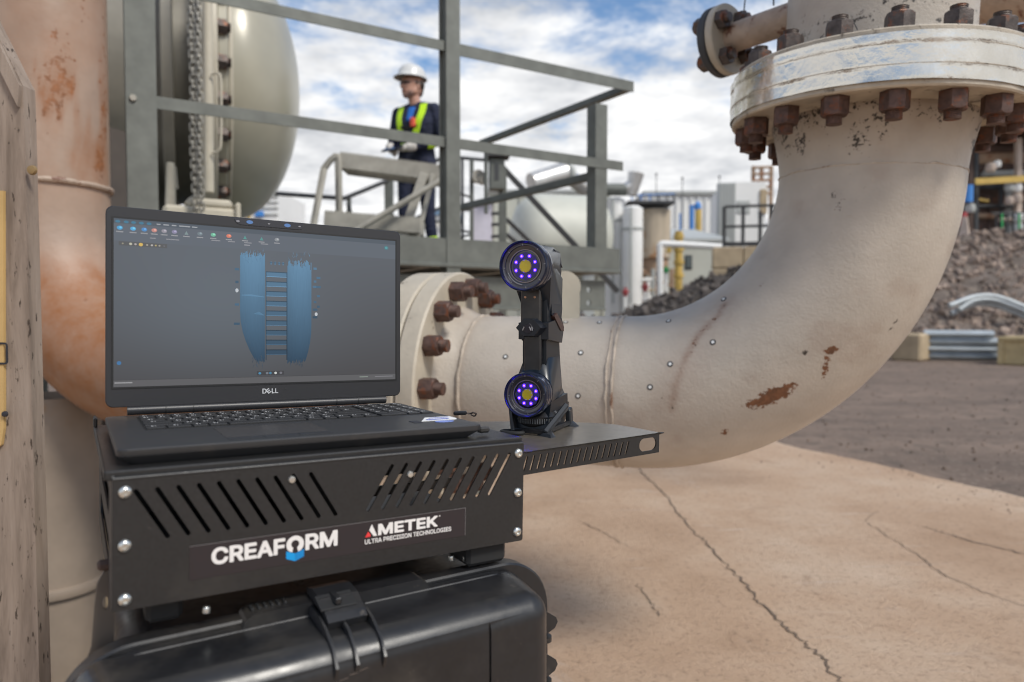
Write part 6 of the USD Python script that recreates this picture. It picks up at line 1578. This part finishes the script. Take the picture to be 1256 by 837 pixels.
# large pale horizontal tank behind the railing
t1 = thing("pale_storage_tank", at(675, 300, 20) * V(1, 1, 0), "large pale cream horizontal tank behind the right end of the railing", "tank")
r_ = (at(0, 228, 20)[2] - at(0, 345, 20)[2]) / 2; c_ = at(690, 286, 20)
obj("tank_body", fix(lathe([(0, -1.45), (r_ * .45, -1.38), (r_ * .75, -1.22), (r_ * .93, -.95), (r_, -.6), (r_, 1.15), (r_ * .8, 1.4), (0, 1.5)], frame(c_ + V(-.05, 1.6, 0), *basis(V(1, .25, 0))), 56)), M["greenwhite"], t1, smooth=30)
for dx in (-.5, .9):
    obj("saddle", cbox(c_[0] - .05 + dx, c_[1] + 1.6 + dx * .25, (c_[2] - r_ * .7) / 2, .35, 1.6, c_[2] - r_ * .7, .02), M["paleg"], t1, smooth=False)
wlb = thing("pale_shed", at(640, 300, 26) * V(1, 1, 0), "wide pale green-white shed wall behind the cream tank", "shed")
bgbox(600, 236, 748, 380, 26, 6, M["greenwhite"], wlb, "wall", base=0)
for k in range(9):
    p_ = at(604 + k * 17, 240, 25.98); obj("wall_rib", cbox(p_[0], 25.96, p_[2] / 2, .06, .05, p_[2], .01), M["greenwhite"], wlb, smooth=False)
bgbox(598, 232, 750, 237, 25.9, 6.2, M["paleg"], wlb, "roof_edge")
# silver ducts above it
du = thing("silver_duct", at(690, 225, 23), "silver insulated duct with an elbow rising above the pale tank", "duct")
obj("duct", cyl(at(652, 226, 23), at(694, 212, 23.5), .36, n=28), M["silverduct"], du)
obj("duct", cyl(at(694, 214, 23.5), at(724, 236, 24), .26, n=28), M["silverduct"], du)
obj("duct", cyl(at(706, 236, 24), at(730, 233, 24), .22, n=28), M["silverduct"], du)
obj("duct_band", cyl(at(692, 213, 23.4), at(696, 212.5, 23.5), .39, n=28), M["paleg"], du)
d2 = thing("grey_flared_duct", at(770, 232, 24), "grey duct with a flared upturned end right of the railing's end post", "duct")
obj("duct", cyl(at(743, 233, 24), at(768, 233, 24), .21, n=28), M["galv"], d2)
obj("elbow", cyl(at(764, 234, 24), at(776, 226, 24), .20, .18, n=28), M["silverduct"], d2)
obj("flare", cyl(at(775, 240, 24), at(780, 213, 24), .17, .28, n=28), M["silverduct"], d2)
# white silos
for k, (a_, b__, y0, lb_) in enumerate(((744, 768, 240, "left of the two white silos right of the railing's end post"), (766, 790, 250, "right of the two white silos, next to the rust-stained tank"))):
    s_ = thing("white_silo", at((a_ + b__) / 2, 300, 24) * V(1, 1, 0), lb_, "silo", "white silos right of the platform")
    vcyl(a_, b__, y0, 380, 24 - k * .6, M["white"], s_, "shell", base=0, top=.12)
    p_ = at((a_ + b__) / 2, y0 + 30, 24 - k * .6); r2 = (at(b__, 0, 24)[0] - at(a_, 0, 24)[0]) / 2
    obj("hoop", fix(lathe([(r2 + .002, -.05), (r2 + .03, -.04), (r2 + .03, .04), (r2 + .002, .05)], frame(V(p_[0], 24 - k * .6 + r2, p_[2]), V(1, 0, 0), V(0, 1, 0), UP), 40)), M["paleg"], s_, smooth=30)
    obj("downpipe", tube([at(a_ + 8, y0 + 4, 23.9 - k * .6), at(a_ + 8, 372, 23.9 - k * .6)], .045, 8), M["paleg"], s_)
# rust-stained tank on a platform
rt = thing("rust_stained_tank", at(806, 300, 25) * V(1, 1, 0), "rust-stained cream tank with an open deck and rails on its top", "tank")
vcyl(788, 826, 254, 316, 25, pm("rust_streaked_tank", (.46, .38, .28), .6, 0, var=(1.3, .25), streak=(1.6, 1.6, .25), spots=[((.34, .16, .06), .9, .52, .15)]), rt, "shell", top=.05)
vcyl(791, 823, 316, 334, 25.1, M["rusty"], rt, "hopper", top=0)
bgbox(770, 246, 828, 250, 24.8, 1.6, M["darksteel"], rt, "deck")
for px in (775, 786, 797, 808, 819, 827):
    obj("rail_post", cyl(at(px, 246, 24.8), at(px, 238, 24.8), .022, n=8), M["blue"] if px < 800 else M["darksteel"], rt)
obj("rail", tube([at(770, 240, 24.8), at(828, 238, 24.8)], .022, 8), M["blue"], rt)
for px in (790, 806, 824):
    obj("leg", bar(at(px, 330, 25.3), at(px, 330, 25.3) * V(1, 1, 0), .14, .14), M["rusty"], rt, smooth=False)
obj("bracing", bar(at(790, 334, 25.2), at(824, 352, 25.2), .08, .08), M["rusty"], rt, smooth=False)
# yellow stack of pipe and white pipe run
yp = thing("yellow_pipe_stack", at(832, 300, 23) * V(1, 1, 0), "yellow vertical pipe with fittings right of the rust-stained tank", "pipe")
obj("pipe", tube([at(832.5, 284, 23), at(832, 360, 23)], .13, 16), M["yellow"], yp)
for py in (290, 306, 322, 338):
    obj("fitting", cyl(at(832.5, py - 2, 23), at(832.5, py + 2.5, 23), .165, n=18), M["yellow"], yp)
obj("branch", tube([at(832, 300, 23), at(822, 301, 23), at(820, 310, 23)], .09, 12), M["yellow"], yp)
obj("vent", tube([at(834, 284, 23), at(834, 262, 23)], .03, 8), M["blue"], yp)
wpn = thing("white_pipe_run", at(850, 300, 22) * V(1, 1, 0), "white horizontal pipe turning down at its left end, above the spoil mound", "pipe")
obj("pipe", tube(smoothpath([at(809.5, 380, 22), at(809.5, 340, 22), at(809.5, 308, 22), at(810.5, 300.5, 22), at(818, 299.5, 22), at(850, 301, 22), at(893, 303.5, 22)], 5), .10, 14), M["white"], wpn)
wp2 = thing("white_pipe_rack", at(797, 330, 24.4) * V(1, 1, 0), "small tangle of white and tan pipework under the rust-stained tank", "pipework")
for k, (x0, y0, x1, y1, m_) in enumerate(((770, 345, 800, 343, "white"), (778, 320, 778, 380, "white"), (786, 330, 786, 380, "concretewall"), (768, 358, 804, 356, "concretewall"), (795, 345, 795, 380, "white"), (801, 330, 801, 380, "paleg"), (764, 366, 806, 366, "white"), (772, 310, 772, 360, "white"))):
    obj("pipe", tube([at(x0, y0, 24.2), at(x1, y1, 24.2)], .07, 10), M[m_], wp2)
for k, (px, py, nm_, mt, lb_) in enumerate(((767, 358, "red_valve", "red", "red valve with a drum body, lower left below the white silos"), (791, 352, "red_valve", "red", "red valve body right of the pipe tangle, brighter and taller one"), (817, 331, "green_light", "green", "small green lamp housing by the white pipe's down leg"))):
    s_ = thing(nm_, at(px, py, 22.5), lb_, "valve" if "valve" in nm_ else "lamp", "red valves below the silos" if "valve" in nm_ else None)
    hh2 = .14 if k < 2 else .10
    obj("body", fix(lathe([(0, -hh2), (.07, -hh2), (.075, -hh2 * .3), (.12, -hh2 * .25), (.12, hh2 * .25), (.05, hh2 * .3), (.045, hh2), (0, hh2)], frame(at(px, py, 22.5), V(1, 0, 0), V(0, 1, 0), UP), 20)), M[mt], s_)
    obj("stem", bar(at(px, py, 22.5) - UP * hh2, at(px, py, 22.5) * V(1, 1, 0), .09, .09), M["white"], s_, smooth=False)
# low pale building with a window, big pale building, tall block
lowb = thing("low_pale_building", at(862, 310, 27) * V(1, 1, 0), "low pale building with one dark window behind the white pipe", "building")
p0, p1 = at(806, 290, 28), at(893, 290, 26.5)
bgbox(806, 296, 895, 380, 27, 5, M["greenwhite"], lowb, "wall", base=0)
obj("roof", extr(sg.Polygon([(-.15, 0), (5.2, 1.0), (5.2, 1.12), (-.15, .12)]), at(897, 0, 27)[0] - at(804, 0, 27)[0], frame(V(at(804, 0, 27)[0], 27, at(0, 297, 27)[2]), V(0, 1, 0), UP, V(1, 0, 0))), M["paleg"], lowb, smooth=False)
wn = bgbox(840, 313, 849, 331, 26.97, .05, M["darksteel"], lowb, "window")
bgbox(841.2, 315, 847.8, 329, 26.94, .04, pm("dull_window_glass", (.08, .10, .10), .15), wn, "pane")
bigb = thing("big_white_shed", at(830, 260, 45) * V(1, 1, 0), "big white shed far behind the low building, under the exhaust pipes", "shed")
bgbox(790, 237, 900, 380, 45, 8, M["white"], bigb, "wall", base=0)
bgbox(789, 234, 901, 238.5, 44.8, 8.4, M["paleg"], bigb, "roof_edge")
for k in range(12):
    p_ = at(794 + k * 9, 240, 44.95); obj("wall_rib", cbox(p_[0], 44.94, p_[2] / 2, .10, .08, p_[2], .01), M["white"], bigb, smooth=False)
tall = thing("tall_clad_block", at(905, 260, 34) * V(1, 1, 0), "tall block with a grey clad side and white front beside the black wall railing", "building")
bgbox(902, 223, 938, 380, 34, 4, M["white"], tall, "front_wall", base=0)
pa, pb_ = at(882, 224, 34.0), at(902.5, 224, 34.0)
obj("side_wall", cbox((pa[0] + pb_[0]) / 2, 34.2, pa[2] / 2, pb_[0] - pa[0], .4, pa[2], .02), M["paleg"], tall, smooth=False)
for k in range(6):
    x = pa[0] + (pb_[0] - pa[0]) * (k + .5) / 6; obj("cladding_rib", cbox(x, 33.98, pa[2] / 2, .09, .06, pa[2] - .1, .01), M["paleg"], tall, smooth=False)
bgbox(933, 232, 941, 262, 33.9, .2, M["concretewall"], tall, "door_panel")
bgbox(904, 246, 920, 262, 33.95, .1, M["paleg"], tall, "louvre")
twr = thing("red_brown_tower", at(935, 220, 48) * V(1, 1, 0), "hazy red-brown lattice tower behind the tall white block", "tower")
for px in (924, 934, 946):
    obj("leg", bar(at(px, 204, 48), at(px, 204, 48) * V(1, 1, 0), .22, .22), M["rusty"], twr, smooth=False)
for py in (206, 214, 222, 230, 238):
    obj("cross_beam", bar(at(923, py, 47.9), at(947, py - 1, 47.9), .16, .16), M["rusty"], twr, smooth=False)
for px, nm_, mt, lb_, t_ in ((848.5, "exhaust_pipe", "blue", "blue vertical exhaust pipe, left of the yellow one on the far roof", 254), (856.5, "exhaust_pipe", "yellow", "yellow vertical exhaust pipe with a bent blue head on the far roof", 256)):
    s_ = thing(nm_, at(px, 290, 33), lb_, "exhaust pipe", "exhaust pipes on the far roof")
    obj("pipe", tube([at(px, 292, 33), at(px, t_, 33)], .10 if mt == "blue" else .15, 14), M[mt], s_)
    obj("head", tube(smoothpath([at(px, t_ + 1, 33), at(px - 1.2, t_ - 4, 33), at(px - 3.5, t_ - 6, 33)], 5) if mt == "yellow" else np.array([at(px, t_, 33), at(px, t_ - 2, 33)]), .16 if mt == "yellow" else .11, 14), M["blue"], s_)
for k, (px, py) in enumerate(((805, 214), (837, 219), (882.5, 217))):
    s_ = thing("mast", at(px, 300, 40) * V(1, 1, 0), ("thin mast above the rust-stained tank, leftmost of the far masts", "thin mast above the yellow pipe stack, with a bulb tip", "thin mast at the left edge of the tall clad block")[k], "mast", "thin masts in the distance")
    obj("pole", tube([at(px, py, 40), at(px, 300, 40)], .022, 8), M["darksteel"], s_)
    obj("tip", cyl(at(px, py - 1.2, 40), at(px, py + 1.2, 40), .06, n=10), M["darksteel"], s_)
# pale plant seen under the vessel's dome and between the steps
lpl = thing("white_plant_block", at(330, 250, 30) * V(1, 1, 0), "white plant block with blue trim, low between the vessel dome and the laptop", "building")
bgbox(300, 232, 341, 300, 30, 4, M["white"], lpl, "wall", base=0)
for py in (240, 247, 254, 262):
    bgbox(312, py, 341, py + 2.2, 29.94, .1, M["paleg"], lpl, "cladding_joint")
bgbox(312, 259, 322, 266, 29.7, .2, M["blue"], lpl, "blue_panel"); bgbox(296, 263, 306, 268, 29.5, .2, M["yellow"], lpl, "yellow_panel")
fsh = thing("far_blue_roof_shed", at(545, 262, 60) * V(1, 1, 0), "distant shed with a blue-grey roof behind the worker's legs", "shed")
bgbox(530, 263, 560, 300, 60, 6, M["white"], fsh, "wall", base=0); bgbox(528, 258, 562, 264, 59.8, 6.5, pm("slate_blue_roof", (.16, .25, .36), .6), fsh, "roof")
bgbox(528, 270, 562, 273, 59.5, .2, M["darksteel"], fsh, "gutter")

# ---- pipe racks and steelwork on top of the right bank
RY = 25.0
rk = thing("rusted_pipe_rack", at(1240, 285, RY) * V(1, 1, 0), "dark rusted pipe rack with yellow beams standing on the crest of the rubble bank", "pipe rack")
gz = 3.2
R_at = lambda px, py, dy=0.0: at(px, py, RY + dy)
obj("back_panel", cbox(R_at(1260, 0, 7)[0], RY + 7, 6.5, 12, .3, 13, .02), M["darkrust"], rk, smooth=False)
obj("deck_plate", cbox(R_at(1265, 0, 3)[0], RY + 3.2, R_at(0, 196)[2] + 1.2, 11, 7, .25, .02), M["darkrust"], rk, smooth=False)
for px, w_, mt in ((1190, .16, "darkrust"), (1197, .14, "darksteel"), (1249, .18, "palepost"), (1283, .2, "darkrust"), (1310, .2, "darkrust")):
    obj("column", bar(R_at(px, 170, .6), R_at(px, 320, .6) * V(1, 1, 0) + UP * 2.5, w_, w_, V(0, 1, 0)), M[mt], rk, smooth=False)
for (x0, y0, x1, y1, r_, mt) in ((1180, 184, 1300, 182, .20, "darkrust"), (1180, 196, 1300, 193, .26, "rusty"), (1186, 207, 1300, 204, .16, "darkrust"), (1205, 213, 1300, 211, .12, "paleg"), (1182, 229, 1226, 229, .12, "darksteel"),
                                 (1180, 254, 1300, 252, .07, "darksteel"), (1186, 243, 1212, 247, .06, "yellow"), (1226, 270, 1300, 268, .08, "palepost"), (1186, 266, 1222, 265, .10, "rusty")):
    obj("pipe", tube([R_at(x0, y0, 1.0 + r_), R_at(x1, y1, 1.0 + r_)], r_, 14), M[mt], rk)
obj("yellow_beam", bar(R_at(1196, 223, .2), R_at(1300, 217, .2), .05, .22, UP), M["yellow"], rk, smooth=False)
for (px, y0, y1, r_, mt) in ((1193, 205, 290, .10, "rusty"), (1203, 246, 290, .16, "darkrust"), (1211, 240, 290, .12, "darkrust"), (1235, 205, 230, .15, "rusty"), (1243, 190, 222, .2, "rusty"), (1228, 225, 288, .07, "darksteel"), (1237, 224, 286, .10, "paleg")):
    obj("riser", tube([R_at(px, y0, 1.3), R_at(px, y1, 1.3)], r_, 12), M[mt], rk)
for k, (px, py, r_, mt) in enumerate(((1238, 229, .17, "paleg"), (1247, 229, .19, "white"), (1247, 243, .2, "palepost"), (1238, 246, .15, "palepost"), (1250, 266, .2, "white"), (1249, 279, .18, "white"), (1215, 205, .18, "palepost"), (1223, 201, .14, "white"), (1190, 255, .18, "paleg"))):
    obj("valve_head", fix(lathe([(0, -r_), (r_ * .7, -r_), (r_, -r_ * .3), (r_ * .8, r_ * .6), (0, r_)], frame(R_at(px, py, .4), V(1, 0, 0), V(0, 1, 0), UP), 16)), M[mt], rk, smooth=40)
obj("blue_drum", fix(lathe([(0, -.3), (.17, -.3), (.17, .3), (0, .3)], frame(R_at(1187, 238, .3), V(1, 0, 0), V(0, 1, 0), UP), 18)), M["blue"], rk)
obj("red_drum", fix(lathe([(0, -.25), (.16, -.25), (.16, .2), (0, .2)], frame(R_at(1180, 268, .2), V(1, 0, 0), V(0, 1, 0), UP), 18)), M["red"], rk)
obj("pale_hood", fix(lathe([(0, -.5), (.26, -.5), (.10, .5), (0, .5)], frame(R_at(1183, 284, -.3), V(1, 0, 0), V(0, 1, 0), UP), 4)), M["palepost"], rk, smooth=False)
for k in range(10):
    px = 1222 + k * 7; obj("guard_post", cyl(R_at(px, 262, .05), R_at(px, 288, .05), .03, n=8), M["green" if k % 3 == 1 else "darksteel"], rk)
obj("guard_rail", tube([R_at(1216, 262, .05), R_at(1300, 260, .05)], .03, 8), M["darksteel"], rk)
